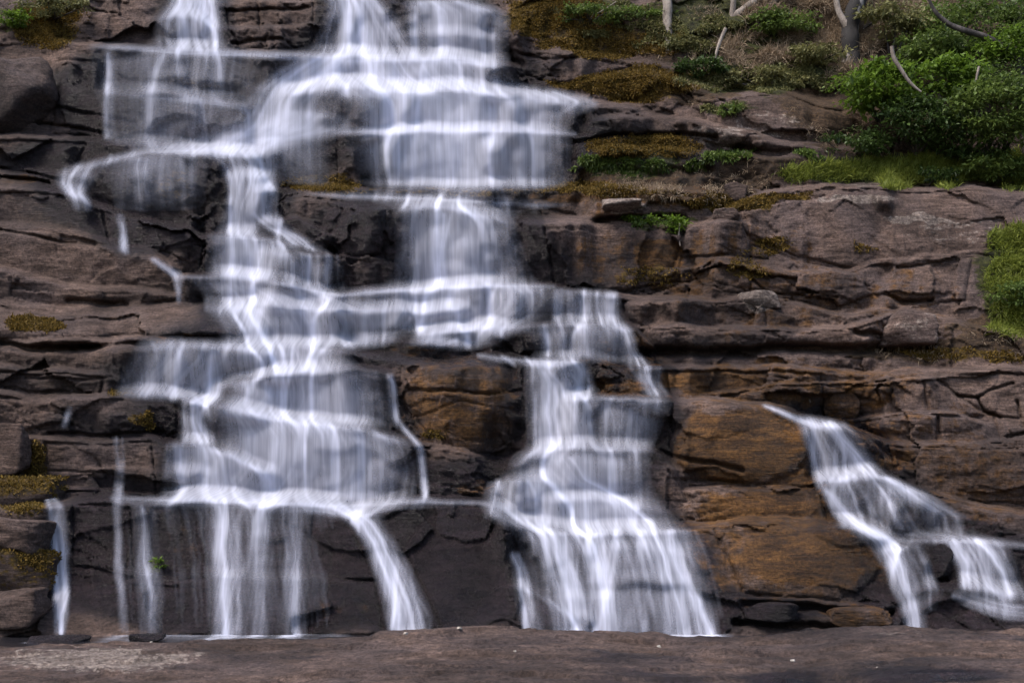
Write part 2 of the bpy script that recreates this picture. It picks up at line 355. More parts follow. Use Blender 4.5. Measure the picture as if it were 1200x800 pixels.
# water: name, label, edge softness, sections (left x, left y, right x, right y, thickness 0..1) down the flow
RIB = [
 ('cascade','bright white chute pouring from the top of the falls',0.49,[(388,-40,436,-40,.95),(380,0,452,0,1),(370,35,486,38,1),(352,66,512,68,1),(348,72,516,74,.7)]),
 ('cascade','thin veil right of the top chute',0.32,[(470,2,560,2,.5),(472,10,604,18,.6),(476,42,602,50,.5),(480,70,606,80,.45)]),
 ('water_strand','bright strand in the upper veil',0.50,[(478,8,494,8,.9),(480,40,492,40,.8),(482,70,494,70,.7)]),
 ('water_strand','bright strand in the upper veil',0.50,[(506,8,528,8,.85),(510,40,524,40,.7),(510,70,524,70,.6)]),
 ('water_film','foaming sheet along the upper ledge',0.50,[(90,44,90,60,.0),(130,50,130,60,.5),(220,56,220,66,.8),(320,60,320,70,.75),(400,62,400,76,.9),(520,62,520,76,.9),(580,70,580,82,.4)]),
 ('cascade','broad apron of white water below the top ledge',0.34,[(335,70,590,74,.75),(330,85,612,92,.7),(340,102,660,116,.65),(345,110,690,124,.45)]),
 ('cascade','white arc bending left off the upper ledge',0.49,[(350,68,430,66,.9),(318,82,418,84,.9),(296,102,386,104,.75),(282,124,370,126,.7),(262,142,392,150,.75),(240,166,352,168,.85),(242,184,326,186,.9)]),
 ('cascade','white water spreading over the sloping bench',0.50,[(300,126,420,138,.5),(250,146,420,152,.75),(190,170,370,166,.55),(180,180,330,182,.3)]),
 ('cascade','right hand spill over the wide wall',0.44,[(560,100,690,112,.35),(580,108,730,126,.38),(590,122,700,134,.25)]),
 ('cascade','wide streaked curtain on the upper wall',0.26,[(388,106,690,122,.7),(392,130,684,140,.66),(394,156,680,158,.78),(400,185,684,186,.62),(402,216,690,218,.4)]),
 ('cascade','denser middle of the wide curtain',0.44,[(440,104,600,114,.8),(446,152,600,154,.75),(450,216,604,218,.4)]),
 ('water_film','white line of foam on the wall step',0.50,[(392,152,392,159,.2),(440,151,440,159,.8),(560,150,560,158,.85),(640,152,640,160,.8),(676,154,676,161,.2)]),
 ('water_strand','thin strand over the wall',0.50,[(452,106,470,106,.9),(456,140,470,140,.8),(460,216,474,216,.3)]),
 ('water_film','milky shallow water on the bench under the wall',0.49,[(330,222,330,232,.0),(440,220,440,240,.35),(560,218,560,254,.5),(640,222,640,262,.2),(700,222,700,258,.0)]),
 ('cascade','soft white plunge in the middle of the falls',0.44,[(440,232,612,246,.55),(452,246,618,266,.8),(452,290,628,300,.7),(440,336,646,338,.7)]),
 ('cascade','bright core of the middle plunge',0.50,[(458,244,570,256,.9),(462,290,560,292,.75),(456,334,566,336,.7)]),
 ('cascade','foaming chute at the top left',0.44,[(196,-30,250,-30,.8),(192,6,262,4,.75),(176,26,262,30,.55),(172,56,276,60,.5)]),
 ('water_strand','branching trickle at the top left',0.44,[(228,0,258,0,.9),(238,20,260,22,.9),(234,40,262,42,.7),(232,54,266,56,.5)]),
 ('water_film','thin film over the left slab',0.44,[(70,60,340,70,.30),(84,110,330,118,.30),(104,166,300,180,.36)]),
 ('water_strand','thin trickle down the left slab',0.50,[(124,62,134,62,.6),(124,90,134,90,.6),(120,120,136,120,.5),(120,162,134,162,.45)]),
 ('water_strand','thin trickle down the left slab',0.50,[(182,64,194,64,.6),(174,88,184,88,.5),(168,112,180,112,.6),(170,140,178,140,.6),(166,172,180,172,.6)]),
 ('water_strand','thin trickle down the left slab',0.50,[(254,62,264,62,.6),(256,92,262,92,.5),(256,112,266,112,.2)]),
 ('water_film','white thread of water along the left bench',0.50,[(150,110,150,116,.2),(200,113,200,119,.7),(260,118,260,126,.7),(330,130,330,142,.7)]),
 ('water_film','white thread winding left round the dark boulder',0.49,[(300,160,300,186,.85),(240,168,240,182,.8),(170,172,170,180,.7),(120,184,120,194,.75),(84,194,84,206,.8),(66,202,66,212,.3)]),
 ('cascade','small stepped spill left of the dark boulder',0.39,[(66,198,128,190,.7),(60,214,112,212,.75),(78,228,96,228,.85),(80,234,110,236,.85),(82,246,112,248,.3)]),
 ('water_strand','trickles over the dark boulder',0.44,[(110,186,262,186,.34),(104,214,262,214,.30),(110,244,266,246,.2)]),
 ('water_strand','short white trickle on the left rocks',0.50,[(134,252,146,252,.5),(138,270,148,270,.8),(136,292,152,294,.8),(134,298,160,300,.1)]),
 ('water_strand','zigzag trickle off the left slab',0.49,[(174,304,186,302,.6),(184,312,202,312,.8),(200,320,216,322,.8),(206,340,216,344,.4),(206,356,214,358,.2)]),
 ('cascade','left channel of the falls below the boulder',0.39,[(244,178,330,182,.9),(258,196,330,196,.85),(262,216,324,216,.85),(262,246,300,250,.85),(250,272,306,276,.85)]),
 ('cascade','side spill of the left channel',0.39,[(280,196,326,200,.7),(290,214,326,216,.6),(284,250,326,252,.5),(300,262,360,276,.5),(330,282,392,300,.45)]),
 ('cascade','stepped white water in the left channel',0.34,[(232,276,352,288,.85),(238,300,352,304,.7),(240,326,330,332,.7)]),
 ('cascade','small spill over the left channel step',0.34,[(316,298,406,300,.6),(318,316,408,318,.6),(320,336,408,340,.5)]),
 ('water_strand','bright thread in the left channel',0.50,[(262,280,280,280,.9),(264,326,276,326,.8),(264,360,272,360,.6)]),
 ('cascade','wide low cascade below the left channel',0.30,[(212,326,412,350,.78),(226,345,440,356,.6),(228,364,470,368,.7)]),
 ('water_film','white foam line on the low step',0.50,[(214,320,214,332,.4),(300,324,300,336,.8),(400,342,400,354,.9),(500,334,500,344,.9),(600,332,600,341,.8),(650,333,650,341,.3)]),
 ('cascade','lowest wide spill of the middle falls',0.28,[(228,360,486,366,.75),(244,382,488,380,.7),(252,406,480,402,.62)]),
 ('cascade','white sheet over the middle steps',0.28,[(392,340,660,338,.8),(398,358,668,360,.62),(400,382,620,384,.72)]),
 ('cascade','short curtain right of the middle steps',0.32,[(640,340,734,344,.5),(642,360,732,360,.45),(640,380,740,380,.5)]),
 ('water_strand','bright strand on the right step',0.50,[(646,340,664,340,.9),(648,376,660,376,.7)]),
 ('water_strand','bright strand on the right step',0.50,[(672,341,696,341,.8),(674,376,692,376,.6)]),
 ('water_strand','bright strand on the right step',0.50,[(700,342,728,344,.7),(704,376,728,377,.6)]),
 ('cascade','white apron below the middle steps',0.39,[(470,386,640,382,.75),(480,396,600,398,.5),(470,404,560,408,.3)]),
 ('cascade','short curtain falling to the brown ramp',0.34,[(600,382,748,384,.42),(614,400,752,404,.35),(620,416,756,424,.3)]),
 ('water_strand','bright strand above the brown ramp',0.50,[(628,382,646,382,.85),(634,400,648,400,.7),(634,416,648,418,.5)]),
 ('water_strand','bright strand above the brown ramp',0.50,[(674,380,700,380,.7),(678,416,700,418,.4)]),
 ('water_strand','curling strand above the brown ramp',0.49,[(706,378,738,380,.8),(724,390,744,392,.75),(728,412,752,416,.5),(726,428,770,430,.3)]),
 ('water_strand','small spill beside the brown ramp',0.44,[(736,430,782,430,.6),(744,444,778,444,.5),(752,462,790,464,.3)]),
 ('water_film','thin veil on the dark wall left of the curtain',.40,[(300,112,420,110,.30),(286,140,410,142,.38),(290,170,400,168,.42),(318,214,400,216,.22)]),
 ('water_film','milky flow sliding across the sloping bench',.42,[(410,136,410,160,.2),(360,138,360,172,.6),(300,144,300,184,.75),(240,160,240,188,.6),(190,168,190,184,.3)]),
 # lower left tier
 ('cascade','lacy head of the lower left cascade',0.32,[(150,398,330,406,.62),(140,416,330,420,.55),(124,440,300,440,.5),(118,464,262,466,.42)]),
 ('cascade','mounded white water at the head of the lower cascade',0.32,[(260,406,416,412,.8),(268,422,420,424,.72),(250,440,440,438,.75)]),
 ('water_strand','white stream round the dark hump',0.49,[(240,410,264,410,.9),(240,430,262,432,.85),(234,460,262,466,.8),(212,470,250,476,.7)]),
 ('water_strand','white stream left of the dark hump',0.49,[(204,410,216,410,.8),(202,440,212,440,.8),(198,466,212,468,.5)]),
 ('cascade','curtain over the upper step of the lower cascade',0.26,[(255,450,458,437,.85),(258,462,462,462,.68),(226,480,470,500,.7)]),
 ('water_strand','small chute beside the brown boulder',0.44,[(212,470,238,472,.95),(212,494,240,496,.95),(206,516,262,520,.85)]),
 ('cascade','sweeping white curtain of the lower cascade',0.24,[(216,474,484,516,.85),(240,500,492,530,.60),(230,540,496,560,.50),(190,586,498,584,.6)]),
 ('cascade','pale left skirt of the lower cascade',0.30,[(186,520,300,536,.75),(184,552,300,560,.55),(180,586,320,588,.6)]),
 ('water_film','foam along the foot of the lower cascade',0.50,[(130,578,130,590,.2),(200,580,200,594,.7),(300,582,300,598,.9),(400,584,400,606,.9),(470,580,470,598,.7),(560,584,560,596,.3),(600,590,600,606,.4)]),
 ('water_strand','edge trickle of the lower cascade',0.50,[(455,438,462,438,.5),(460,490,468,490,.7),(488,522,498,524,.7),(492,560,500,562,.8),(494,582,502,582,.8)]),
 ('water_strand','short white spout on the left rocks',0.44,[(78,476,87,476,.9),(74,490,83,490,.9),(70,500,80,501,.6)]),
 ('water_strand','thin film on the left rocks',0.50,[(126,512,150,512,.25),(134,545,148,545,.35),(130,575,146,576,.35),(130,600,144,600,.3),(132,662,146,664,.35),(136,740,156,742,.2)]),
 ('cascade','thin veil over the dark bottom wall',0.24,[(96,590,420,600,.13),(100,640,430,640,.07),(100,676,440,678,.09),(104,744,444,744,.06)]),
 ('cascade','tall white column on the bottom wall',0.50,[(226,592,304,594,.7),(238,612,292,612,.7),(246,676,288,676,.66),(244,748,286,748,.7)]),
 ('cascade','veil beside the tall white column',0.44,[(280,594,330,594,.4),(286,676,320,676,.35),(284,746,322,746,.35)]),
 ('cascade','second white column on the bottom wall',0.49,[(318,592,366,594,.5),(326,640,360,640,.42),(328,676,360,678,.5),(326,746,360,746,.45)]),
 ('water_strand','narrow strand on the bottom wall',0.49,[(156,594,182,596,.4),(160,640,178,640,.4),(158,674,188,676,.5),(164,700,192,700,.35),(162,742,194,742,.25)]),
 ('cascade','white spout at the left end of the bottom wall',0.42,[(52,583,66,582,.9),(54,600,78,596,.95),(58,640,83,640,.9),(62,690,82,690,.85),(62,742,80,742,.7)]),
 ('cascade','thick white spout in the notch of the bottom wall',0.39,[(392,600,440,604,.7),(414,612,448,612,1),(424,632,466,634,1),(438,672,488,674,.95),(446,708,504,708,.9),(448,742,514,740,.8)]),
 ('water_film','foam pouring into the notch',0.50,[(330,586,330,598,.6),(380,590,380,602,.8),(420,600,420,614,.9),(446,598,446,614,.4)]),
 # centre right
 ('cascade','white fall beside the brown block',0.30,[(606,422,692,426,.8),(612,450,704,448,.62),(612,490,700,480,.6),(610,528,712,526,.62)]),
 ('water_strand','bright rope of water beside the brown block',0.49,[(614,422,650,424,.95),(640,448,668,446,.9),(654,480,680,480,.85),(660,524,684,524,.8)]),
 ('water_film','white lip water above the fall',0.50,[(560,414,560,421,.5),(586,418,586,425,.9),(620,421,620,430,.9),(680,422,680,432,.6)]),
 ('cascade','thin curtain on the dark step',0.34,[(668,467,800,470,.6),(680,486,792,488,.42),(684,526,776,528,.34)]),
 ('cascade','white apron spreading over the mounds',0.36,[(590,530,776,530,.6),(580,546,782,556,.5),(566,566,786,580,.55),(560,592,806,604,.6),(556,612,822,624,.7)]),
 ('cascade','rounded spill over the small mound',0.39,[(568,564,652,564,.7),(562,584,652,588,.55),(556,606,660,610,.6)]),
 ('water_strand','bright rope sweeping over the mounds',0.49,[(640,540,690,532,.8),(664,566,700,560,.85),(712,590,748,584,.85),(744,616,772,610,.9),(764,660,790,654,.75),(784,720,806,716,.6),(788,744,812,744,.5)]),
 ('cascade','wide leaning curtain at the bottom right',0.24,[(580,618,836,622,.66),(594,650,846,648,.36),(604,690,858,692,.30),(610,748,868,746,.34)]),
 ('water_strand','bright rope in the leaning curtain',0.49,[(640,624,668,624,.8),(652,660,676,660,.8),(662,700,690,700,.7),(664,744,698,744,.6)]),
 ('water_strand','bright rope in the leaning curtain',0.49,[(684,626,716,624,.9),(694,660,720,660,.85),(702,700,728,700,.9),(702,744,732,744,.85)]),
 ('water_strand','bright rope in the leaning curtain',0.49,[(770,622,800,620,.8),(782,660,808,660,.8),(802,700,828,700,.8),(816,744,846,744,.8)]),
 ('water_strand','bright rope in the leaning curtain',0.49,[(594,648,612,648,.6),(600,680,620,680,.75),(606,720,632,720,.8),(610,746,640,746,.7)]),
 # right stream
 ('water_strand','narrow rill feeding the right stream',0.49,[(890,473,896,476,.5),(914,480,918,486,.9),(936,488,942,498,.9),(960,494,972,508,.8)]),
 ('cascade','fan of white water at the head of the right stream',0.30,[(928,486,994,498,.6),(936,510,1016,512,.55),(946,536,1030,540,.6),(956,564,1036,562,.7)]),
 ('water_strand','bright rope in the right stream',0.49,[(958,496,980,496,.9),(980,520,1000,516,.85),(1000,546,1024,540,.9),(1010,564,1044,560,.8)]),
 ('water_strand','edge trickle of the right stream',0.50,[(938,500,946,500,.5),(948,530,956,530,.7),(954,562,964,562,.7),(960,576,970,574,.5)]),
 ('cascade','dark veil in the right stream',0.30,[(962,562,1046,562,.5),(968,590,1070,596,.34),(976,616,1090,622,.34)]),
 ('cascade','misty spray drifting right of the stream',0.50,[(1020,556,1050,562,.75),(1034,574,1104,586,.62),(1056,592,1150,612,.45),(1064,612,1150,634,.3)]),
 ('cascade','long white tongue on the left of the right stream',0.42,[(962,576,974,574,.8),(974,596,996,594,.9),(984,614,1020,612,.9),(1012,634,1056,630,.85),(1032,664,1074,664,.8),(1048,700,1084,700,.7),(1058,738,1094,738,.6)]),
 ('water_film','shallow milky water on the right shelf',0.44,[(1000,612,1000,634,.5),(1060,614,1060,644,.35),(1120,622,1120,640,.5),(1180,630,1180,646,.4),(1240,640,1240,652,.3)]),
 ('cascade','twin white falls at the right edge',0.39,[(1092,630,1180,634,.65),(1108,650,1196,656,.5),(1116,676,1204,682,.42),(1112,698,1216,704,.5)]),
 ('water_strand','bright rope at the right edge',0.49,[(1106,636,1130,634,.8),(1118,660,1146,660,.75),(1124,690,1150,692,.5)]),
 ('water_strand','bright rope at the right edge',0.49,[(1132,632,1160,632,.8),(1152,650,1178,648,.8),(1166,672,1192,672,.6),(1176,696,1200,696,.4)]),
 ('water_film','foam fan at the foot of the right stream',0.49,[(1120,690,1112,704,.6),(1150,696,1140,716,.75),(1190,702,1170,730,.6),(1250,706,1240,738,.4)]),
 ('cascade','thin veil between the right falls',0.44,[(1040,640,1096,640,.3),(1056,670,1106,680,.25),(1066,710,1110,716,.2)]),
]
# pieces of bedrock that can be told apart: name, label, outline
PIECES = [
 ('rock_block','brown cracked block between the lower falls',[(470,424),(530,434),(560,425),(600,424),(613,430),(612,528),(560,529),(500,524),(484,500),(470,460)]),
 ('rock_step','dark leaf-strewn step under the brown block',[(490,526),(520,530),(580,541),(606,550),(570,564),(566,580),(500,582)]),
 ('rock_wall','rusty orange wall beside the right stream',[(790,470),(850,471),(900,478),(945,491),(952,530),(958,570),(870,571),(800,566),(786,520)]),
 ('rock_wall','low rusty orange band under the orange wall',[(800,572),(870,571),(962,574),(972,614),(920,614),(860,616),(826,612)]),
 ('rock_block','large rusty block beside the right stream',[(840,620),(920,616),(1000,620),(1046,656),(1054,706),(1000,704),(920,700),(870,694)]),
 ('rock_block','wet block of the bottom wall right of the notch',[(450,606),(500,590),(560,594),(600,612),(612,742),(520,742),(500,690)]),
 ('rock_block','wet block of the bottom wall left of the notch',[(364,598),(412,610),(440,680),(360,676)]),
 ('rock_block','brown foot block of the bottom wall',[(360,680),(440,680),(448,744),(360,744)]),
 ('rock_wall','dark reddish panel of the bottom wall',[(180,596),(240,592),(244,672),(200,676),(180,676)]),
 ('rock_wall','grey foot panel of the bottom wall',[(186,682),(246,676),(250,744),(190,744)]),
 ('rock_wall','wet left end of the bottom wall',[(88,592),(156,594),(156,676),(86,664)]),
 ('rock_slab','brown bedrock slab beside the left rocks',[(56,520),(120,521),(178,518),(186,560),(184,582),(120,576),(56,576)]),
 ('rock_ledge','pointed brown ledge over the lower cascade',[(-260,354),(90,366),(200,354),(250,368),(290,384),(316,403),(230,399),(140,401),(60,404),(-260,404)]),
 ('rock_ledge','broad purple-brown slab left of the channel',[(-260,274),(60,272),(130,288),(180,300),(212,322),(212,350),(90,364),(-260,350)]),
 ('rock_slab','smooth brown slab left of the stepped spill',[(-260,224),(70,228),(120,248),(130,286),(60,270),(-260,270)]),
 ('rock_slab','dark wet slab under the dark boulder',[(122,248),(180,262),(238,280),(236,322),(214,320),(180,298),(132,286)]),
 ('rock_slab','grey shelf under the upper left boulder',[(-260,162),(100,168),(84,204),(-260,204)]),
 ('rock_slab','smooth wet slab left of the upper channel',[(68,70),(118,72),(116,160),(60,158)]),
 ('rock_wall','brown dripping bank under the upper ledge',[(122,68),(250,66),(292,74),(286,122),(200,110),(122,106)]),
 ('rock_block','blocky cliff corner left of the top chute',[(262,-20),(368,-20),(366,58),(280,58),(268,30)]),
 ('rock_block','dark brown boulder-like bulge left of the wide curtain',[(398,108),(446,108),(452,152),(400,154)]),
 ('rock_wall','dark wet wall left of the wide curtain',[(330,118),(394,110),(396,212),(340,216),(330,180)]),
 ('rock_slab','dark slab left of the middle plunge',[(330,234),(360,231),(452,244),(452,300),(396,298),(356,288),(334,262)]),
 ('rock_wall','purple-brown wall right of the middle plunge',[(632,240),(720,264),(800,270),(796,330),(740,338),(650,334)]),
 ('rock_step','dark step under the right curtain',[(612,388),(744,388),(764,420),(700,424),(620,418)]),
 ('rock_step','long brown step right of the middle curtain',[(730,350),(830,354),(900,354),(900,384),(850,386),(755,382),(735,372)]),
 ('rock_slab','brown wedge ramp under the right curtain',[(684,424),(720,434),(770,462),(720,468),(696,462)]),
 ('rock_ledge','overhanging grey ledge above the long crevice',[(752,386),(850,387),(950,390),(1030,380),(1040,404),(930,406),(752,410)]),
 ('rock_block','chunky brown block of the overhanging ledge',[(1032,378),(1060,364),(1095,374),(1092,406),(1044,404)]),
 ('rock_slab','great grey slab below the grass',[(870,240),(900,230),(960,222),(1100,224),(1460,228),(1460,300),(1150,300),(1080,300),(1000,314),(930,300),(880,280)]),
 ('rock_slab','brown fractured slab under the great slab',[(880,286),(930,304),(1000,318),(1080,304),(1140,304),(1130,350),(1060,360),(1000,366),(930,350),(880,346)]),
 ('rock_block','rough block beside the great slab',[(800,264),(866,244),(878,284),(876,318),(850,308),(790,314)]),
 ('rock_slab','rounded dome of rock under the slope',[(800,110),(850,120),(920,110),(990,134),(1020,176),(930,168),(830,148)]),
 ('rock_slab','grey tilted slab right of the curtain',[(694,100),(760,92),(790,104),(826,146),(760,136),(696,138)]),
 ('rock_slab','bare grey brow above the curtain',[(606,64),(640,64),(700,70),(740,78),(690,94),(650,100),(616,90)]),
 ('rock_wall','rusty seep wall on the right',[(778,434),(860,434),(960,440),(960,452),(880,456),(840,466),(784,464)]),
 ('rock_wall','brown stained bay under the right shelf',[(962,452),(1040,450),(1080,448),(1090,484),(1040,486),(966,490)]),
 ('rock_slab','long pale brown bedding slab by the right stream',[(990,496),(1040,488),(1100,486),(1100,522),(1050,518)]),
 ('rock_block','square brown block on the bedding slab',[(1102,488),(1160,486),(1172,518),(1104,524)]),
 ('rock_slab','smooth brown shoulder at the right',[(1090,440),(1460,434),(1460,500),(1172,490),(1150,482),(1122,462)]),
 ('rock_slab','wet slope below the bedding slab',[(1040,522),(1100,526),(1460,518),(1460,600),(1100,584),(1050,556)]),
 ('rock_slab','layered brown slab on the lower left',[(-260,434),(60,438),(118,442),(116,464),(50,468),(-260,460)]),
]
WK1, WK2, WK3 = .44, .52, .15          # threads along the cascades, free threads, mist
# ------------------------------------------------------------------ bedrock relief
ST = 1.6
xs = np.arange(-180, 1381, ST); ys = np.arange(-172, 778, ST)
NX, NY = len(xs), len(ys)
PX, PY = np.meshgrid(xs, ys)
def world(px, py, d):
    return np.stack([(px - 600) / F * d, d, ZC + (HY - py) / F * d], -1)
def gi(px, py):
    return np.clip((np.asarray(px) - xs[0]) / ST, 0, NX - 1.001), np.clip((np.asarray(py) - ys[0]) / ST, 0, NY - 1.001)
def sample(A, px, py):
    gx, gy = gi(px, py); i, j = gx.astype(int), gy.astype(int); fx, fy = gx - i, gy - j
    return (A[j, i] * (1 - fx) + A[j, i + 1] * fx) * (1 - fy) + (A[j + 1, i] * (1 - fx) + A[j + 1, i + 1] * fx) * fy
def rib_grid(sec, k, step=2.6):
    sec = np.array(sec, float)
    mid = (sec[:, :2] + sec[:, 2:4]) / 2
    L = np.concatenate([[0], np.cumsum(np.hypot(*np.diff(mid, axis=0).T))])
    nv = max(6, int(L[-1] / step)); wmax = np.hypot(sec[:, 2] - sec[:, 0], sec[:, 3] - sec[:, 1]).max(); nu = max(7, int(wmax / step))
    v = np.linspace(0, L[-1], nv); V = np.stack([np.interp(v, L, sec[:, c]) for c in range(5)], -1)
    for _ in range(3):                               # round the corners of the traced outline
        V[1:-1] = (V[:-2] + 2 * V[1:-1] + V[2:]) / 4
    u = np.linspace(0, 1, nu)
    z = np.zeros(nv)
    amp = min(4.0, .12 * wmax)
    ql = fbm(v / 26, z + k * 3.1, z, 3, 5) * amp; qr = fbm(v / 26, z + k * 3.1 + 50, z, 3, 6) * amp
    gx = V[:, 0:1] * (1 - u) + V[:, 2:3] * u + (ql[:, None] * (1 - u) + qr[:, None] * u)
    gy = V[:, 1:2] * (1 - u) + V[:, 3:4] * u
    return gx, gy, v, u, V[:, 4]
W = np.zeros((NY, NX), np.float32)
GR = []
for k, (nm, lab, soft, sec) in enumerate(RIB):
    gx, gy, v, u, dn = rib_grid(sec, k); dn = dn * (.70 if nm == 'water_film' else 1); GR.append((gx, gy, v, u, dn))
    ed = sstep(0, soft, u) * sstep(0, soft, 1 - u); val = dn[:, None] * ed[None]
    ix, iy = gi(gx, gy); ix, iy = ix.astype(int), iy.astype(int)
    for a in (0, 1):
        for b in (0, 1):
            np.maximum.at(W, (np.clip(iy + a, 0, NY - 1), np.clip(ix + b, 0, NX - 1)), val)
Ws = blur(W, 4, 2); Wb = blur(W, 14, 2)

Z0 = np.zeros_like(PX)
wx = PX + fbm(PX / 45, PY / 45, Z0, 3, 21) * 5
wy = PY + fbm(PX / 38, PY / 90, Z0 + 7, 4, 22) * 5
S = np.zeros_like(PX)
for k, (pts, J, T, fl, fr) in enumerate(LIPS):
    p = np.array(pts, float); x0, x1 = p[0, 0], p[-1, 0]
    i0, i1 = np.searchsorted(xs, x0 - 24), np.searchsorted(xs, x1 + 24)
    X = wx[:, i0:i1]; yl = np.interp(X, p[:, 0], p[:, 1])
    tap = sstep(0, max(fl, 22), X - x0 + 8) * sstep(0, max(fr, 22), x1 + 8 - X)
    jv = 1 + .12 * np.sin(X / 23 + k * 1.7)
    t = np.clip((yl - wy[:, i0:i1]) / (T * .78), 0, 1) ** 1.35
    S[:, i0:i1] += J * tap * jv * t
Dt = 26 + (745 - PY) * (14.5 / 745) + np.clip(-PY, 0, 400) * .03
Dt += 1.2 * sstep(900, 1300, PX) * sstep(300, 100, PY) + .8 * sstep(60, -150, PX) * -1
S0 = S
for _ in range(3): S0 = boxblur(S0, 38, 0)
hp = S - S0
D = Dt + hp
for cx, cy, rx, ry, h in BULGES:
    r2 = ((wx - cx) / rx) ** 2 + ((wy - cy) / ry) ** 2
    D -= h * np.clip(1 - r2, 0, 1) ** .6
def poly_dist(pts, hw):
    """gaussian closeness to a polyline, in pixels"""
    p = np.array(pts, float); R = np.full(PX.shape, 1e9)
    lo, hi = p.min(0) - hw * 4 - 8, p.max(0) + hw * 4 + 8
    i0, i1 = np.searchsorted(xs, [lo[0], hi[0]]); j0, j1 = np.searchsorted(ys, [lo[1], hi[1]])
    X, Y = wx[j0:j1, i0:i1], wy[j0:j1, i0:i1]; r = np.full(X.shape, 1e9)
    for a, b in zip(p[:-1], p[1:]):
        d = b - a; t = np.clip(((X - a[0]) * d[0] + (Y - a[1]) * d[1]) / max(d @ d, 1e-6), 0, 1)
        r = np.minimum(r, np.hypot(X - a[0] - t * d[0], Y - a[1] - t * d[1]))
    return (slice(j0, j1), slice(i0, i1)), np.exp(-(r / hw) ** 2)
for pts, hw, dp in CREVICES:
    sl, g = poly_dist(pts, hw); D[sl] += dp * g
for nm, lab, pts in PIECES:
    sl, g = poly_dist(pts + pts[:1], 1.9); D[sl] += .10 * g * np.clip(1 - 2.2 * Ws[sl], 0, 1)
P0 = world(PX, PY, D)
x, y, z = P0[..., 0], P0[..., 1], P0[..., 2]
rough = np.clip(1.0 - .80 * sstep(.12, .7, Ws), .2, 1)
for cx, cy, rx, ry, v_ in [(540,680,90,85,.8), (320,640,260,90,.7), (870,520,110,66,.85), (890,595,90,26,.7), (945,655,130,56,.8), (545,478,90,70,.6), (120,545,90,40,.6), (1090,500,120,50,.5), (700,60,120,40,.4), (1050,280,200,70,.65), (60,270,180,70,.75), (100,345,190,60,.6), (60,190,90,30,.5), (880,135,140,50,.6), (110,110,110,60,.7), (720,300,110,50,.6)]:
    rough *= 1 - v_ * np.clip(1 - ((PX - cx) / rx) ** 2 - ((PY - cy) / ry) ** 2, 0, 1)
tl = .13 * x + .05 * y + .25 * fbm(x * .22, y * .22, z * .22, 3, 15)   # the beds dip and roll a little
wq = fbm(x * .9, y * .9, z * .9, 4, 33)
f1, f2, va = worley(x * .42 + 3 + .25 * wq, y * .45, (z + tl) * .85 + .25 * wq, 40)
g1, g2, vb = worley(x * 1.1 + .3 * wq, y * 1.0, (z + tl) * 2.3 + .3 * wq, 60)
k1, k2, vc = worley(x * 3.2 + .4 * wq, y * 3.2, (z + tl) * 6.5 + .4 * wq, 80)
patchy = sstep(-.05, .5, fbm(x * .45, y * .45, z * .7, 3, 51))           # fractured here, smooth there
disp = .42 * va + (.05 + .20 * patchy) * vb + (.016 + .045 * patchy) * vc + .10 * fbm(x * .6, y * .6, z * .8, 5, 31) + .045 * fbm(x * 3.4, y * 3.4, z * 6, 3, 37) + .026 * fbm(x * 11, y * 11, z * 17, 3, 39, .6)
disp -= .07 * patchy * np.exp(-((f2 - f1) / .03) ** 2) + patchy * .035 * np.exp(-((g2 - g1) / .06) ** 2)
bed = (z + tl) * 1.9 + wq * .35
bf = np.abs(bed - np.round(bed)); bedon = sstep(.05, .35, fbm(x * .3 + 9, y * .3, np.round(bed) * 1.7, 2, 19))
disp -= .085 * bedon * patchy * np.exp(-(bf / .035) ** 2)
D = D - disp * rough
D = np.maximum(D, 20)
TH = 1.0                                                 # never let the rock fold the line of sight into spikes
P = world(PX, PY, D)
def at(px, py, off=0.0):
    d = sample(D, np.asarray(px, float), np.asarray(py, float)) - off
    return world(np.asarray(px, float), np.asarray(py, float), d)

# ------------------------------------------------------------------ what the rock is stained and grown over with, plus painted sun dapples
def zone(lst, noise_seed):
    A = np.zeros_like(PX)
    qx = PX + fbm(PX / 30, PY / 30, Z0, 3, noise_seed) * 14; qy = PY + fbm(PX / 30, PY / 18, Z0, 3, noise_seed + 9) * 9
    for cx, cy, rx, ry, v_ in lst:
        r = np.sqrt(((qx - cx) / rx) ** 2 + ((qy - cy) / ry) ** 2)
        A = np.maximum(A, v_ * sstep(1.15, .55, r) if False else v_ * (1 - sstep(.55, 1.15, r)))
    return A
Zorange = zone([(880,330,150,90,.40),(1040,350,110,60,.36),(930,450,200,40,.55),(1060,500,150,50,.42),(930,620,160,110,.60),(760,230,120,40,.45),(1150,560,90,60,.5),(740,420,80,50,.4),(540,470,100,70,.5),(545,478,78,58,.62),(870,520,92,52,1),(890,595,84,22,1),(945,655,110,44,.85),(772,298,44,20,.8),(800,330,50,18,.6),(830,448,90,18,.9),(1010,440,90,10,.4),(1130,500,60,20,.35),
                (1010,466,66,22,.6),(1080,475,50,30,.4),(730,456,44,14,.6),(1060,540,50,20,.5),(1150,590,80,34,.5),(850,310,90,48,.5),(720,300,60,40,.45),(20,212,30,7,.6),
                (210,394,50,7,.6),(480,408,50,7,.5),(1000,720,60,14,.5),(890,376,60,14,.45),(1000,345,110,36,.45),(700,230,110,10,.6),(560,570,40,10,.5),(210,640,30,40,.3),(400,715,40,22,.3)], 101)
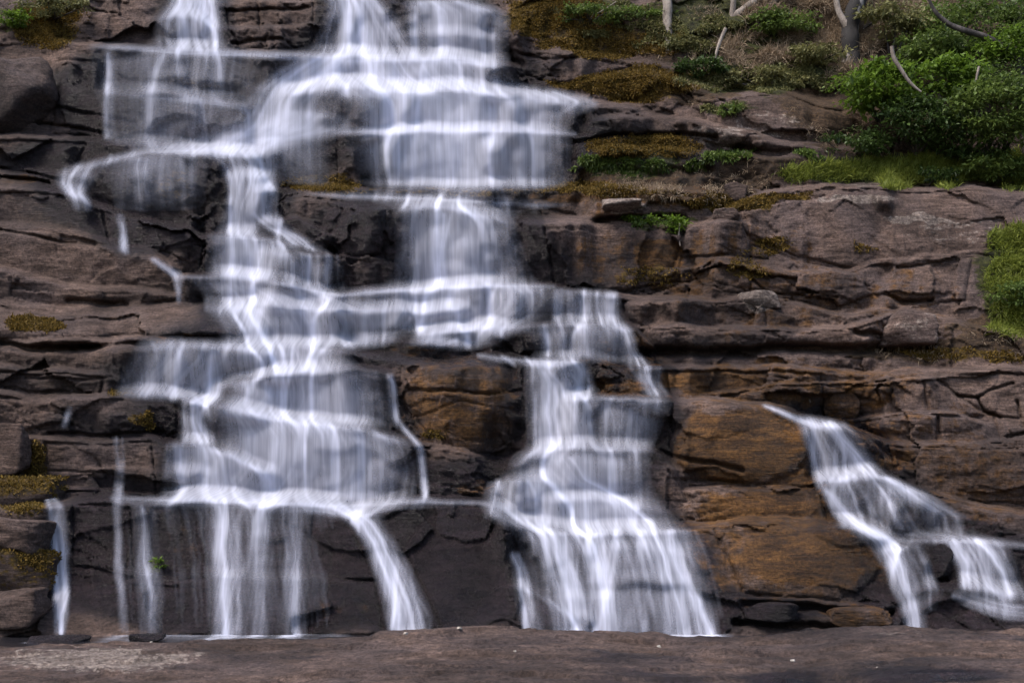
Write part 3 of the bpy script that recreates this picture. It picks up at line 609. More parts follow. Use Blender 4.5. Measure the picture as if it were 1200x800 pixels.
Zmoss = zone([(655,22,80,28,1),(720,50,100,18,1),(760,98,70,22,1),(760,172,80,14,.75),(850,236,70,9,.85),(760,322,50,16,.5),(900,290,40,12,.5),(690,98,60,9,.8),(55,28,50,34,.8),(40,380,46,13,.85),(22,580,54,26,.6),(25,670,58,30,.6),
              (42,540,14,26,.8),(765,168,34,10,.8),(905,234,50,7,.8),(842,236,28,7,.8),(380,214,56,12,.75),(700,222,60,8,.7),(1130,415,100,9,.6),(170,460,50,6,.6),(165,492,14,10,.7),
              (510,510,22,8,.5),(870,315,30,14,.5),(1010,290,20,10,.4),(200,218,30,24,.5),(215,100,70,18,.35),(600,225,260,5,.5)], 111)
Zgreen = zone([(740,192,80,22,.75),(780,258,50,12,.6),(900,88,120,26,.8),(1070,200,170,20,1),(1190,330,56,64,1),(860,26,140,44,.7),(700,12,80,14,.6),(186,660,8,8,.8),(850,128,40,10,.6),(20,20,40,22,.6)], 121)
Zsoil = zone([(820,100,70,26,.8),(930,40,260,64,.85),(790,208,140,26,1),(1110,412,130,18,.8),(1180,386,90,26,.8),(1050,110,160,90,1),(900,196,90,20,.7),(790,228,120,16,.9),
              (1200,60,220,120,1),(30,-60,120,80,.7),(900,-80,500,100,1),(940,640,200,3,.0),(1160,250,26,20,.0)], 131)
Zpale_sunlit = zone([(1010,234,60,6,.75),(1078,258,50,7,.85),(1030,215,60,4,.5),(900,145,60,20,.4),(845,160,40,20,.5),(728,242,24,9,.8),(888,352,28,12,.7),(1120,270,70,20,.4),(560,470,10,30,.3),(1060,385,30,16,.35)], 141)  # pale stones, and sun dapples painted as thin streaks on the great slab
Zwet = np.clip(Wb * 2.6 + blur(W, 26, 2) * 1.2 + blur(zone([(540,660,90,100,.9),(300,660,260,100,.9),(410,268,60,40,.8),(430,410,90,16,.9),(1110,680,150,70,.9),(690,180,60,60,.7),(170,270,90,36,.6),
          (60,190,80,34,.8),(130,110,100,56,.85),(770,300,110,36,.55),(760,190,110,44,.7),(860,400,130,14,.6),(90,240,110,40,.5),(60,440,120,30,.45),(700,440,90,40,.7),(560,300,130,60,.7),(880,715,140,26,.8),(740,500,80,50,.8),(540,400,200,30,.7),(560,560,80,30,.8),
          (340,160,60,60,.7),(660,70,70,20,.5),(790,130,90,40,.3),(120,500,110,30,.5),(130,640,60,100,.8),(940,520,180,60,.45),(940,645,140,50,.4),(810,440,90,20,.5),(540,470,80,60,.35)], 151), 6, 2), 0, 1)
M1 = np.stack([Zwet, Zorange * (1 - .8 * sstep(.2, .6, Ws)), Zmoss * (1 - sstep(.2, .5, Ws))], -1)
M2 = np.stack([Zpale_sunlit, Zsoil * (1 - sstep(.2, .5, Ws)), Zgreen], -1)

# ------------------------------------------------------------------ cliff and its pieces
def inside(pts, X, Y):
    p = np.array(pts, float); r = np.zeros(X.shape, bool)
    for (ax, ay), (bx, by) in zip(p, np.roll(p, -1, 0)):
        if ay == by: continue
        c = (ay > Y) != (by > Y); r ^= c & (X < (bx - ax) * (Y - ay) / (by - ay) + ax)
    return r
lab_id = np.zeros((NY - 1, NX - 1), np.int32)
qx, qy = (wx[:-1, :-1] + wx[1:, 1:]) / 2, (wy[:-1, :-1] + wy[1:, 1:]) / 2
for k, (nm, lb, pts) in enumerate(PIECES):
    lab_id[(lab_id == 0) & inside(pts, qx, qy)] = k + 1
vid = np.arange(NX * NY).reshape(NY, NX)
quads = np.stack([vid[:-1, :-1], vid[1:, :-1], vid[1:, 1:], vid[:-1, 1:]], -1)
Pf, M1f, M2f = P.reshape(-1, 3), M1.reshape(-1, 3), M2.reshape(-1, 3)
# true surface normals of the whole relief, so that the pieces meet without shading seams
def patch(name, q):
    used, inv = np.unique(q.ravel(), return_inverse=True)
    me = mesh_np(name, Pf[used], inv.reshape(-1, 4))
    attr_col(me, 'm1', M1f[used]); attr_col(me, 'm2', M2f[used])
    return me
cliff = add('cliff', patch('cliff', quads[lab_id == 0]), ROCK, kind='structure', label='stepped dark bedrock cliff that the waterfall runs down')
for k, (nm, lb, pts) in enumerate(PIECES):
    q = quads[lab_id == k + 1]
    if len(q): add(nm, patch(nm, q), ROCK, parent=cliff, label=lb)

# ------------------------------------------------------------------ water over the rock
# threads of water: along each surveyed cascade, and running freely down the relief from it
acc1 = np.zeros(NX * NY); acc2 = np.zeros(NX * NY)
def drop(acc, px, py, wgt):
    gx_, gy_ = gi(px, py); i, j = gx_.astype(int), gy_.astype(int); fx, fy = gx_ - i, gy_ - j
    for di, dj, k_ in ((0, 0, (1 - fx) * (1 - fy)), (1, 0, fx * (1 - fy)), (0, 1, (1 - fx) * fy), (1, 1, fx * fy)):
        acc += np.bincount(((j + dj) * NX + i + di).ravel(), weights=(wgt * k_).ravel(), minlength=acc.size)
rw = np.random.default_rng(77)
sheet = np.zeros((NY, NX))
def raster(gx, gy, val):
    R_ = np.zeros((NY, NX)); ix, iy = gi(gx, gy); ix, iy = ix.astype(int), iy.astype(int)
    for a_ in (0, 1):
        for b_ in (0, 1): np.maximum.at(R_, (np.clip(iy + a_, 0, NY - 1), np.clip(ix + b_, 0, NX - 1)), val)
    return R_
own = np.full((NY, NX), -1, np.int32); ownv = np.zeros((NY, NX), np.float32)
for k, ((nm, lab, soft, sec), (gx, gy, v, u, dn)) in enumerate(zip(RIB, GR)):
    nv, nu = gx.shape; wpx = np.hypot(gx[:, -1] - gx[:, 0], gy[:, -1] - gy[:, 0]).mean(); Lp = v[-1]
    M = int(max(14, wpx * 1.5)); T_ = max(4, int(Lp / 1.3))
    uu = rw.uniform(0, 1, M); wt = np.exp(rw.normal(0, 1.0, M)); wt /= wt.mean()
    vv = np.linspace(0, 1, T_)[:, None]
    s0 = rw.uniform(-.5, .25, M); s1 = rw.uniform(.7, 1.6, M)
    wob = fbm(vv * Lp / 40 + uu[None] * 6, uu[None] * 9 + 0 * vv, 0 * vv + k, 3, 55) * min(.08, 4 / wpx)
    ut = np.clip(uu[None] + wob, 0, 1)
    iv = vv * (nv - 1) + 0 * ut; iu = ut * (nu - 1); a0, b0 = np.minimum(iv.astype(int), nv - 2), np.minimum(iu.astype(int), nu - 2); fa, fb = iv - a0, iu - b0
    bil = lambda G: (G[a0, b0] * (1 - fb) + G[a0, b0 + 1] * fb) * (1 - fa) + (G[a0 + 1, b0] * (1 - fb) + G[a0 + 1, b0 + 1] * fb) * fa
    life = sstep(-.02, .12, vv - s0[None]) * (1 - sstep(-.15, .05, vv - s1[None]))
    dd = (1.35 if nm == 'water_strand' else 1) * np.interp(vv[:, 0], v / Lp, dn)[:, None] * sstep(0, soft, ut) * sstep(0, soft, 1 - ut) * life * wt[None]
    if wpx > 105 and gy.mean() < 600:                # broad curtains: mostly an even sheet, the free threads streak it
        sheet += .62 * np.where(True, raster(gx, gy, dn[:, None] * (sstep(0, soft, u) * sstep(0, soft, 1 - u))[None]), 0); dd = dd * .38
    drop(acc1, bil(gx), bil(gy), dd * (wpx * Lp / (M * T_)) / ST ** 2)
    val = (dn[:, None] * (sstep(0, soft, u) * sstep(0, soft, 1 - u))[None] + .02) * (1.4 if 'strand' in nm else 1)
    ix, iy = gi(gx, gy); ix, iy = ix.astype(int), iy.astype(int)
    for aa in (0, 1):
        for bb in (0, 1):
            j_, i_ = np.clip(iy + aa, 0, NY - 1), np.clip(ix + bb, 0, NX - 1); up_ = val > ownv[j_, i_]
            own[j_[up_], i_[up_]] = k; ownv[j_[up_], i_[up_]] = val[up_]
Db = blur(D, 2, 2); pxm = Db / F
Dx = np.gradient(Db, axis=1) / ST / pxm; Dz = -np.gradient(Db, axis=0) / ST / pxm
rat = blur(np.clip(Dz * Dx / (1 + Dx * Dx), -1.6, 1.6), 1, 1)
pr = np.clip(W, 0, 1).ravel() ** 1.3; NPART = 26000
i0 = rw.choice(pr.size, NPART, p=pr / pr.sum()); qx_, qy_ = xs[i0 % NX] + rw.uniform(-.8, .8, NPART), ys[i0 // NX] + rw.uniform(-.8, .8, NPART)
hx = np.zeros(NPART); wt = np.exp(rw.normal(0, 1.1, NPART)); life = rw.integers(40, 130, NPART)
for s_ in range(130):
    hx = .86 * hx + .14 * sample(rat, qx_, qy_); l_ = np.hypot(hx, 1)
    qx_ = qx_ + 1.25 * hx / l_; qy_ = qy_ + 1.25 / l_
    on = (s_ < life) * np.minimum(1, s_ / 10) * np.minimum(1, (life - s_) / 20.)
    drop(acc2, qx_, qy_, wt * np.clip(on, 0, 1))
A1, A2 = acc1.reshape(NY, NX), acc2.reshape(NY, NX); A2 *= W.mean() / A2.mean()
A1 = blur(A1, 1, 2) * .75 + A1 * .25 + blur(sheet, 2, 2); A2 = blur(A2, 1, 1) * .9 + A2 * .1
tread = np.zeros_like(D); tread[:-1] = np.clip((Db[:-1] - Db[1:]) / ST / .10, 0, 1); tread = np.clip(blur(tread, 1, 2) * 1.5, 0, 1)
soft_mask = sstep(.06, .55, blur(W, 3, 2))
amount = (WK1 * A1 + WK2 * A2 * soft_mask + WK3 * blur(W, 9, 2)) * (.92 + .22 * tread) * (1 + .60 * sstep(260, 60, PY))
den = (1 - np.exp(-amount)) * sstep(.006, .07, blur(W, 6, 2)); den = np.clip(den - .03, 0, 1) / .97
Dw = np.minimum(blur(minfilter(D, 2), 2, 2), blur(D, 2, 1)) - .07; Dw = np.minimum(Dw, D - .004)
Pw = world(PX, PY, Dw).reshape(-1, 3); denf = den.ravel()
UVW = np.stack([Pw[:, 0], (HY - PY.ravel()) * .025], -1)
fall = add('waterfall', None, None, kind='structure', label='white silky waterfall running down the stepped cliff', loc=(0, 26, 0))
side = add('side_stream', None, None, kind='structure', label='narrow white stream right of the rusty orange wall', loc=(9, 26, 0))
fo = own[:-1, :-1]; live = np.maximum(np.maximum(den[:-1, :-1], den[1:, 1:]), np.maximum(den[1:, :-1], den[:-1, 1:])) > .012
for k in range(-1, len(RIB)):
    for par in (fall, side):
        sel = live & (fo == k)
        if k < 0: sel &= ((PX[:-1, :-1] > 885) & (PY[:-1, :-1] > 460)) == (par is side)
        elif (par is side) != (min(s[0] for s in RIB[k][3]) > 885 and min(s[1] for s in RIB[k][3]) > 460): continue
        q = quads[sel]
        if len(q) < 4: continue
        used, inv = np.unique(q.ravel(), return_inverse=True); q = inv.reshape(-1, 4)
        nm = 'water_veil' if k < 0 else RIB[k][0]
        me = mesh_np(nm, Pw[used] - np.array(par.location), q); attr_f(me, 'dens', denf[used])
        uvl = me.uv_layers.new(name='flow'); uvl.data.foreach_set('uv', UVW[used][q.ravel()].astype(np.float32).ravel())
        add(nm, me, WATER, parent=par, label='thin milky film of water beside the white threads' if k < 0 else RIB[k][1])

# ------------------------------------------------------------------ pool and the rock slab in front of it
me = mesh_np('pool', [(-40, 22.4, 0), (40, 22.4, 0), (40, 28.5, 0), (-40, 28.5, 0)], [(0, 1, 2, 3)])
pool = add('pool', me, POOL, kind='structure', label='narrow dark pool at the foot of the falls')
gx = np.unique(np.concatenate([np.arange(-30, 30.1, .5), np.arange(-11, 11, .05)])); gyv = np.unique(np.concatenate([np.arange(-6, 15, .4), np.arange(15, 25.6, .05)]))
gx_slab = gx
GX, GY = np.meshgrid(gx, gyv)
edge = np.array([(-400,770),(0,764),(60,758),(130,752),(200,752),(350,746),(440,740),(520,737),(640,736),(720,741),(800,747),(860,746),(960,736),(1050,732),(1130,735),(1200,738),(1600,740)], float)
DE = 24.6
ppx = 600 + GX / np.maximum(GY, 8) * F
crest = ZC + (HY - np.interp(600 + GX / DE * F + fbm(GX * .6, GX * 0, GX * 0, 4, 71) * 7, edge[:, 0], edge[:, 1])) / F * DE
n0 = fbm(GX * .5, GY * .9, GX * 0, 5, 72); n1 = fbm(GX * 2.2, GY * 5.0, GX * 0, 5, 73)
a1, a2, av = worley(GX * .8 + n0, GY * 1.6, GX * 0 + .5, 75)
zz = crest + np.clip(.16 - crest, 0, 1) * sstep(.2, 2.2, DE - GY) - .0275 * np.clip(DE - GY, 0, 30) + n0 * .10 * sstep(0, 1.2, DE - GY + .4) + n1 * .04 + fbm(GX * 9, GY * 14, GX * 0, 3, 78) * .014 + av * .06
zz -= .06 * np.exp(-((a2 - a1) / .035) ** 2) * sstep(-.2, .3, n0)
lg1, lg2, lgv = worley(GX * .35 + 4, GY * .9 + n0 * .5, GX * 0 + 2.5, 79); zz += .10 * lgv - .03 * np.exp(-((lg2 - lg1) / .02) ** 2)
zz -= sstep(DE - .25, DE + .9, GY) * 1.3
sm1 = np.zeros(GX.shape + (3,)); sm2 = np.zeros_like(sm1)
sp = 600 + GX / np.maximum(GY, 5) * F; sy = HY + (ZC - zz) / np.maximum(GY, 5) * F
sm2[..., 0] = np.maximum(.85 * np.exp(-((sp - 110) / 130) ** 2 - ((sy - 772) / 16) ** 2), .4 * np.exp(-((sp - 1050) / 80) ** 2 - ((sy - 740) / 7) ** 2))  # the large pale patch at the left is sunlight painted into the slab colour
sm1[..., 0] = np.clip(.9 * (1 - sstep(0, .5, DE + .1 - GY)) + .6 * np.exp(-((sp - 920) / 40) ** 2 - ((sy - 795) / 8) ** 2) + .75 * np.exp(-((sp - 1110) / 60) ** 2 - ((sy - 792) / 7) ** 2) + .35 + .35 * fbm(GX * .5 + 7, GY * 1.2, GX * 0, 3, 81), 0, 1)
ids = np.arange(GX.size).reshape(GX.shape)
q = np.stack([ids[:-1, :-1], ids[:-1, 1:], ids[1:, 1:], ids[1:, :-1]], -1).reshape(-1, 4)
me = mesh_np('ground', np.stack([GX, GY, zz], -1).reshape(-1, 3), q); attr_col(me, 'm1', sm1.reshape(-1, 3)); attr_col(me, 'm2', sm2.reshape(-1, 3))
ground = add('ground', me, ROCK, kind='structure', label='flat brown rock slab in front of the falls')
# foam where the falls strike the pool
fx_ = np.arange(-11, 11.01, .06); fy_ = np.arange(24.4, 26.9, .06); FX, FY = np.meshgrid(fx_, fy_)
fpx = 600 + FX / 26 * F; src = np.interp(fpx.ravel(), xs, blur(W, 2, 2)[np.searchsorted(ys, 738)]).reshape(FX.shape)
Dfoot = np.interp(fpx.ravel(), xs, blur(D, 3, 2)[np.searchsorted(ys, 744)]).reshape(FX.shape)
fden = np.clip(2.6 * src, 0, 1) * np.exp(-np.clip(Dfoot - FY, 0, 9) / .8) * (.65 + .9 * fbm(FX * 2, FY * 3.5, FX * 0, 4, 95)); fden = np.clip(fden, 0, .92)
ids = np.arange(FX.size).reshape(FX.shape); q = np.stack([ids[:-1, :-1], ids[:-1, 1:], ids[1:, 1:], ids[1:, :-1]], -1)
q = q[(np.maximum(fden[:-1, :-1], fden[1:, 1:]) > .02)]; used, inv = np.unique(q.ravel(), return_inverse=True); q = inv.reshape(-1, 4)
me = mesh_np('foam', np.stack([FX, FY, .02 + .02 * fbm(FX * 2, FY * 2, FX * 0, 3, 96)], -1).reshape(-1, 3)[used], q); attr_f(me, 'dens', fden.ravel()[used])
uvl = me.uv_layers.new(name='flow'); uvl.data.foreach_set('uv', np.stack([FX, FY], -1).reshape(-1, 2)[used][q.ravel()].astype(np.float32).ravel())
add('foam', me, WATER, parent=pool, label='white foam at the foot of the falls')
#@@VEG
# ------------------------------------------------------------------ loose boulders
def cube_sphere(n):
    g = np.linspace(-1, 1, n + 1); vs, fs = [], []
    for ax in range(3):
        for sg in (-1, 1):
            a, b = np.meshgrid(g, g); c = np.full_like(a, sg); v = np.stack([a, b, c], -1)
            v = np.roll(v, ax, -1); base = sum(len(q) for q in vs); vs.append(v.reshape(-1, 3))
            i = np.arange((n + 1) ** 2).reshape(n + 1, n + 1) + base
            q = np.stack([i[:-1, :-1], i[:-1, 1:], i[1:, 1:], i[1:, :-1]], -1).reshape(-1, 4)
            fs.append(q if sg > 0 else q[:, ::-1])
    V = np.concatenate(vs); Fq = np.concatenate(fs)
    key = np.round(V * 1e4).astype(np.int64); _, first, inv = np.unique(key, axis=0, return_index=True, return_inverse=True)
    V = V[first]; Fq = inv.ravel()[Fq]
    return V / np.linalg.norm(V, axis=1, keepdims=True), Fq
CS, CF = cube_sphere(22)
def stone_shape(size, seed, flat=1.0, n=11):
    r = np.random.default_rng(seed)
    nr = r.normal(size=(n, 3)); nr[:, 2] *= flat; nr /= np.linalg.norm(nr, axis=1, keepdims=True)
    nr = np.concatenate([nr, np.eye(3), -np.eye(3)]); h = np.concatenate([r.uniform(.72, .98, n), np.full(6, .92)])
    dots = CS @ nr.T; rad = h / np.maximum(dots, 1e-3)
    R = -np.log(np.exp(-14 * np.clip(rad, 0, 2.5)).sum(1)) / 14
    v = CS * R[:, None]
    s = r.uniform(0, 90)
    v *= (1 + .10 * fbm(v[:, 0] * 1.6 + s, v[:, 1] * 1.6, v[:, 2] * 1.6, 4, 3) + .04 * fbm(v[:, 0] * 7 + s, v[:, 1] * 7, v[:, 2] * 9, 3, 4))[:, None]
    return v * np.array(size)
def boulder(name, label, px, py, rx, ry, seed, orange=0., moss=0., wet=.25, pale=0., soil=0., push=.0, deep=.9, cat='boulder', tilt=0., group=None, cuts=11):
    d0 = float(sample(blur_D, px, py)); s = d0 / F
    size = (rx * s, rx * s * deep, ry * s)
    d = d0 - push - .15 * size[1]
    v = stone_shape(size, seed, n=cuts)
    c, sn = math.cos(tilt), math.sin(tilt); v = np.stack([v[:, 0] * c - v[:, 2] * sn, v[:, 1], v[:, 0] * sn + v[:, 2] * c], -1)
    base = v[:, 2].min(); v[:, 2] -= base
    me = mesh_np(name, v, CF)
    n = np.zeros(len(v) * 3, np.float32); me.vertices.foreach_get('normal', n); n = n.reshape(-1, 3)
    up = sstep(-.1, .7, n[:, 2])
    one = np.ones(len(v))
    attr_col(me, 'm1', np.stack([wet * one, orange * one, moss * (.35 + .65 * up)], -1)); attr_col(me, 'm2', np.stack([pale * one, soil * one, one * 0], -1))
    loc = world(np.float64(px), np.float64(py), np.float64(d)) + np.array([0, 0, base])
    o = add(name, me, ROCK, label=label, cat=cat, loc=tuple(loc), group=group)
    return o, v, n, loc
blur_D = blur(D, 4, 2)
def blades(pos, nrm, length, width, lean=.5, up=.6, seed=0, tip=.0):
    """one bent two-triangle blade per point"""
    r = np.random.default_rng(seed); N = len(pos)
    d = nrm * (1 - up) + np.array([0, 0, up]) + r.normal(size=(N, 3)) * lean; d /= np.linalg.norm(d, axis=1, keepdims=True) + 1e-6
    sdir = np.cross(d, r.normal(size=(N, 3))); sdir /= np.linalg.norm(sdir, axis=1, keepdims=True) + 1e-6
    L = length * r.uniform(.5, 1.3, (N, 1)); Wd = width * r.uniform(.6, 1.3, (N, 1))
    m = pos + d * L * .55; t = pos + d * L + np.array([0, 0, -1]) * L * r.uniform(0, .45, (N, 1)) + r.normal(size=(N, 3)) * L * .12
    v = np.stack([pos - sdir * Wd * .5, pos + sdir * Wd * .5, m + sdir * Wd * .45, m - sdir * Wd * .45, t], 1).reshape(-1, 3)
    b = np.arange(N)[:, None] * 5
    f = np.concatenate([b + [0, 1, 2], b + [0, 2, 3], b + [3, 2, 4]]); tint = np.repeat(r.uniform(0, 1, N), 5)
    return v, f, tint
MOSS = leaf_material('moss', (0.045, 0.030, 0.006), (0.20, 0.125, 0.022), .25, .8)
GRASS = leaf_material('grass', (0.0825, 0.1100, 0.0154), (0.2530, 0.2860, 0.0495), .4, .6)
DRYG = leaf_material('dry_grass', (0.1265, 0.0897, 0.0575), (0.4600, 0.3565, 0.2530), .3, .8)
COVER = leaf_material('ground_cover', (0.0540, 0.0624, 0.0216), (0.2400, 0.2280, 0.0900), .3, .6)
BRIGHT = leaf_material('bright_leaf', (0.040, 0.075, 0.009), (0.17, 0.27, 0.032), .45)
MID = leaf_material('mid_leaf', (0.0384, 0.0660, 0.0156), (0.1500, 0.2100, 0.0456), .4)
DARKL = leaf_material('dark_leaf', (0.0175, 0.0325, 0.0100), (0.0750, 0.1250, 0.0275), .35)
PALEB = bark_material('pale_bark', (0.15, 0.122, 0.102), (0.30, 0.255, 0.22), (0.07, 0.05, 0.045))
DARKB = bark_material('dark_bark', (0.020, 0.016, 0.015), (0.075, 0.062, 0.058), (0.008, 0.007, 0.007))
DULLB = bark_material('dull_bark', (0.05, 0.04, 0.034), (0.16, 0.125, 0.10), (0.03, 0.024, 0.02))
PATCHB = bark_material('patched_bark', (0.012, 0.010, 0.010), (0.34, 0.30, 0.28), (0.015, 0.012, 0.012), 2.2, .58, .64)

def moss_on(parent, v, n, seed, amount=900):
    r = np.random.default_rng(seed); p = sstep(.0, .6, n[:, 2] + .5 * fbm(v[:, 0] * 3 + seed, v[:, 1] * 3, v[:, 2] * 3, 3, 8)); p = p + .0001
    i = r.choice(len(v), amount, p=p / p.sum()); pos = v[i] + r.normal(size=(amount, 3)) * .02
    bv, bf, tint = blades(pos, n[i], .085, .03, .5, .3, seed)
    me = mesh_np('moss', bv, bf, False); attr_f(me, 'tint', tint)
    add('moss', me, MOSS, parent=parent, label='golden olive moss on top', kind='stuff')

STONES = [
 ('boulder','dark angular boulder on the grey shelf under the top left moss',18,118,54,44,37,dict(wet=.45,deep=.8,push=.1,tilt=.3,cuts=6)),
 ('boulder','mossy boulder on top of the stone stack beside the white spout',18,584,52,26,2,dict(moss=.95,wet=.2,deep=.7,push=.15,cuts=7)),
 ('boulder','flat bare brown boulder under the top mossy boulder of the stack',12,628,46,22,3,dict(wet=.2,deep=.8,push=.25,cuts=7,tilt=-.08)),
 ('boulder','yellow mossy boulder low in the stone stack beside the white spout',18,670,48,30,4,dict(moss=1.0,wet=.15,deep=.8,push=.2)),
 ('boulder','bare brown bottom boulder of the stone stack beside the pool',12,714,44,24,5,dict(wet=.3,deep=.8,push=.3,cuts=7,tilt=.08)),
 ('boulder','brown boulder with a dark hollow above the stone stack',4,528,32,32,6,dict(wet=.2,deep=.8,push=.1)),
 ('boulder','chunky grey-brown boulder at the end of the long crevice',1064,384,31,22,8,dict(wet=.1,pale=.35,deep=.8,push=.1)),
 ('stone','pale flat stone on the mossy bench under the wide curtain',728,241,24,9,9,dict(wet=.2,pale=.9,deep=1.2,cat='stone')),
 ('stone','pale square stone in the long brown step',890,352,25,12,10,dict(wet=.1,pale=.7,deep=.8,cat='stone')),
 ('stone','grey upright stone in the brown soil above the rough block',864,227,14,15,11,dict(wet=.4,deep=.7,cat='stone',tilt=.3)),
 ('stone','grey rounded stone under the gold moss beside the rough block',852,254,17,8,12,dict(wet=.3,pale=.3,deep=.9,cat='stone')),
 ('stone','grey stone wedged at the foot of the rusty block',905,718,36,14,15,dict(wet=.8,deep=.8,cat='stone',push=.05)),
 ('stone','rust-spotted stone at the foot of the rusty block',1010,722,42,13,16,dict(wet=.4,orange=.6,deep=.8,cat='stone',push=.05)),
 ('stone','black wet stone between the twin white falls',1102,658,15,24,17,dict(wet=1,deep=.6,cat='stone',push=.05)),
 ('stone','dark stone at the brink of the left pool',70,752,34,9,18,dict(wet=.9,deep=.8,cat='stone',push=1.0)),
 ('stone','small dark stone in the left pool beside the slab',172,748,20,6,19,dict(wet=.9,deep=.8,cat='stone',push=1.0)),
 ('boulder','rounded stained boulder under the brown bay',985,470,22,22,22,dict(orange=.55,moss=.3,wet=.3,deep=.6)),
]
for nm, lb, px, py, rx, ry, sd, kw in STONES:
    o, v, n, loc = boulder(nm, lb, px, py, rx, ry, sd, **kw)
    if kw.get('moss', 0) > .5: moss_on(o, v, n, sd, 2200)

# small litter on the slab in front
pv = stone_shape((.035, .03, .02), 90, n=8)[:, :]; pv[:, 2] -= pv[:, 2].min()
lw_me = None
PEBBLE = bark_material('pebble', (0.30, 0.26, 0.22), (0.52, 0.48, 0.43), (0.16, 0.13, 0.11), 9.0)
rp = np.random.default_rng(5)
for k in range(16):
    X_, Y_ = rp.uniform(-7.5, 7.5), rp.uniform(19.5, 24.0); Z_ = zz[np.argmin(abs(gyv - Y_)), np.argmin(abs(gx_slab - X_))]
    if lw_me is None: lw_me = mesh_np('pebble', pv, CF); lw_me.materials.append(PEBBLE)
    o = add('pebble', lw_me, None, label='tiny pale pebble lying on the flat slab before the falls', cat='pebble', group='pebbles on the flat slab', loc=(X_, Y_, Z_ - .004))
    o.rotation_euler = (0, 0, rp.uniform(0, 6)); o.scale = (rp.uniform(.5, 1.5),) * 3

# ------------------------------------------------------------------ plants
NRM = np.zeros_like(P); du = np.zeros_like(P); dv = np.zeros_like(P)
du[:, 1:-1] = P[:, 2:] - P[:, :-2]; dv[1:-1] = P[:-2] - P[2:]
NRM = np.cross(du, dv); NRM /= np.linalg.norm(NRM, axis=2, keepdims=True) + 1e-9
NRM = np.where((NRM[..., 1:2] > 0), -NRM, NRM)
def scatter(mask, count, seed, thr=.35):
    """points on the rock where a growth mask is high, evenly over the face of the slope"""
    r = np.random.default_rng(seed); m = np.clip(mask - thr, 0, 1)[1:-1, 1:-1].ravel()
    area = np.linalg.norm(np.cross(du, dv), axis=2)[1:-1, 1:-1].ravel(); p = m * np.clip(area, 0, .02); p = p / p.sum()
    i = r.choice(len(p), count, p=p); j, k = i // (NX - 2) + 1, i % (NX - 2) + 1
    px, py = xs[k] + r.uniform(-.8, .8, count), ys[j] + r.uniform(-.8, .8, count)
    return at(px, py), NRM[j, k]
def tufts(name, label, mask, count, length, width, mat, seed, lean=.5, up=.6, thr=.35, cat=None):
    pos, nr = scatter(mask, count, seed, thr)
    v, f, tint = blades(pos, nr, length, width, lean, up, seed)
    me = mesh_np(name, v, f, False); attr_f(me, 'tint', tint)
    return add(name, me, mat, kind='stuff', label=label)
brk = .6 + .8 * fbm(PX / 22, PY / 14, Z0, 4, 161)
Zg1 = zone([(1070,203,165,17,1),(960,204,50,12,1),(1230,200,100,30,1)], 171)
Zg2 = zone([(1190,330,44,26,1),(1200,285,50,18,1),(1195,372,40,24,.9),(1230,330,60,70,1)], 172)
Zcv = zone([(900,92,125,20,1),(860,40,170,26,.8),(740,36,90,10,.7),(960,60,80,30,.7),(850,128,40,8,.8),(720,12,70,10,.7)], 173)
Zdr = zone([(1010,36,80,44,1),(920,55,90,26,.9),(860,78,70,14,.8),(950,10,120,26,.8),(1060,10,90,40,1),(1000,84,60,16,.6)], 174)
Zdk = zone([(730,194,70,16,1),(800,196,70,10,.7),(770,258,60,8,.8),(840,186,60,7,.6),(930,178,80,6,.6)], 175)
tufts('moss','golden moss creeping over the wet rock ledges', Zmoss * brk * (1 - sstep(.06, .2, Ws)), 70000, .085, .030, MOSS, 201, .6, .3, .12)
tufts('grass','short bright grass on the bench above the great slab', Zg1 * (.7 + .3 * brk), 36000, .26, .022, GRASS, 202, .5, .8, .15)
tufts('grass','olive grass hanging at the right of the great slab', Zg2 * brk, 24000, .26, .022, GRASS, 203, .7, .4, .12)
tufts('ground_cover','low grey-green ground cover on the slope below the trees', Zcv * brk, 52000, .12, .050, COVER, 204, .9, .4)
tufts('dry_grass','pale dry grass and twigs on the slope between the trees', Zdr * brk, 60000, .42, .018, DRYG, 205, .8, .5)
tufts('ivy','dark green creeping ivy on the mossy wall', Zdk * brk, 9000, .13, .055, MID, 206, .9, .2)
tufts('dead_roots','brown hanging roots and leaf litter on the soil banks', Zsoil * brk * (1 - sstep(840, 1000, PX) * sstep(160, 100, PY)), 26000, .15, .014, DRYG, 207, .8, -.2, .45)

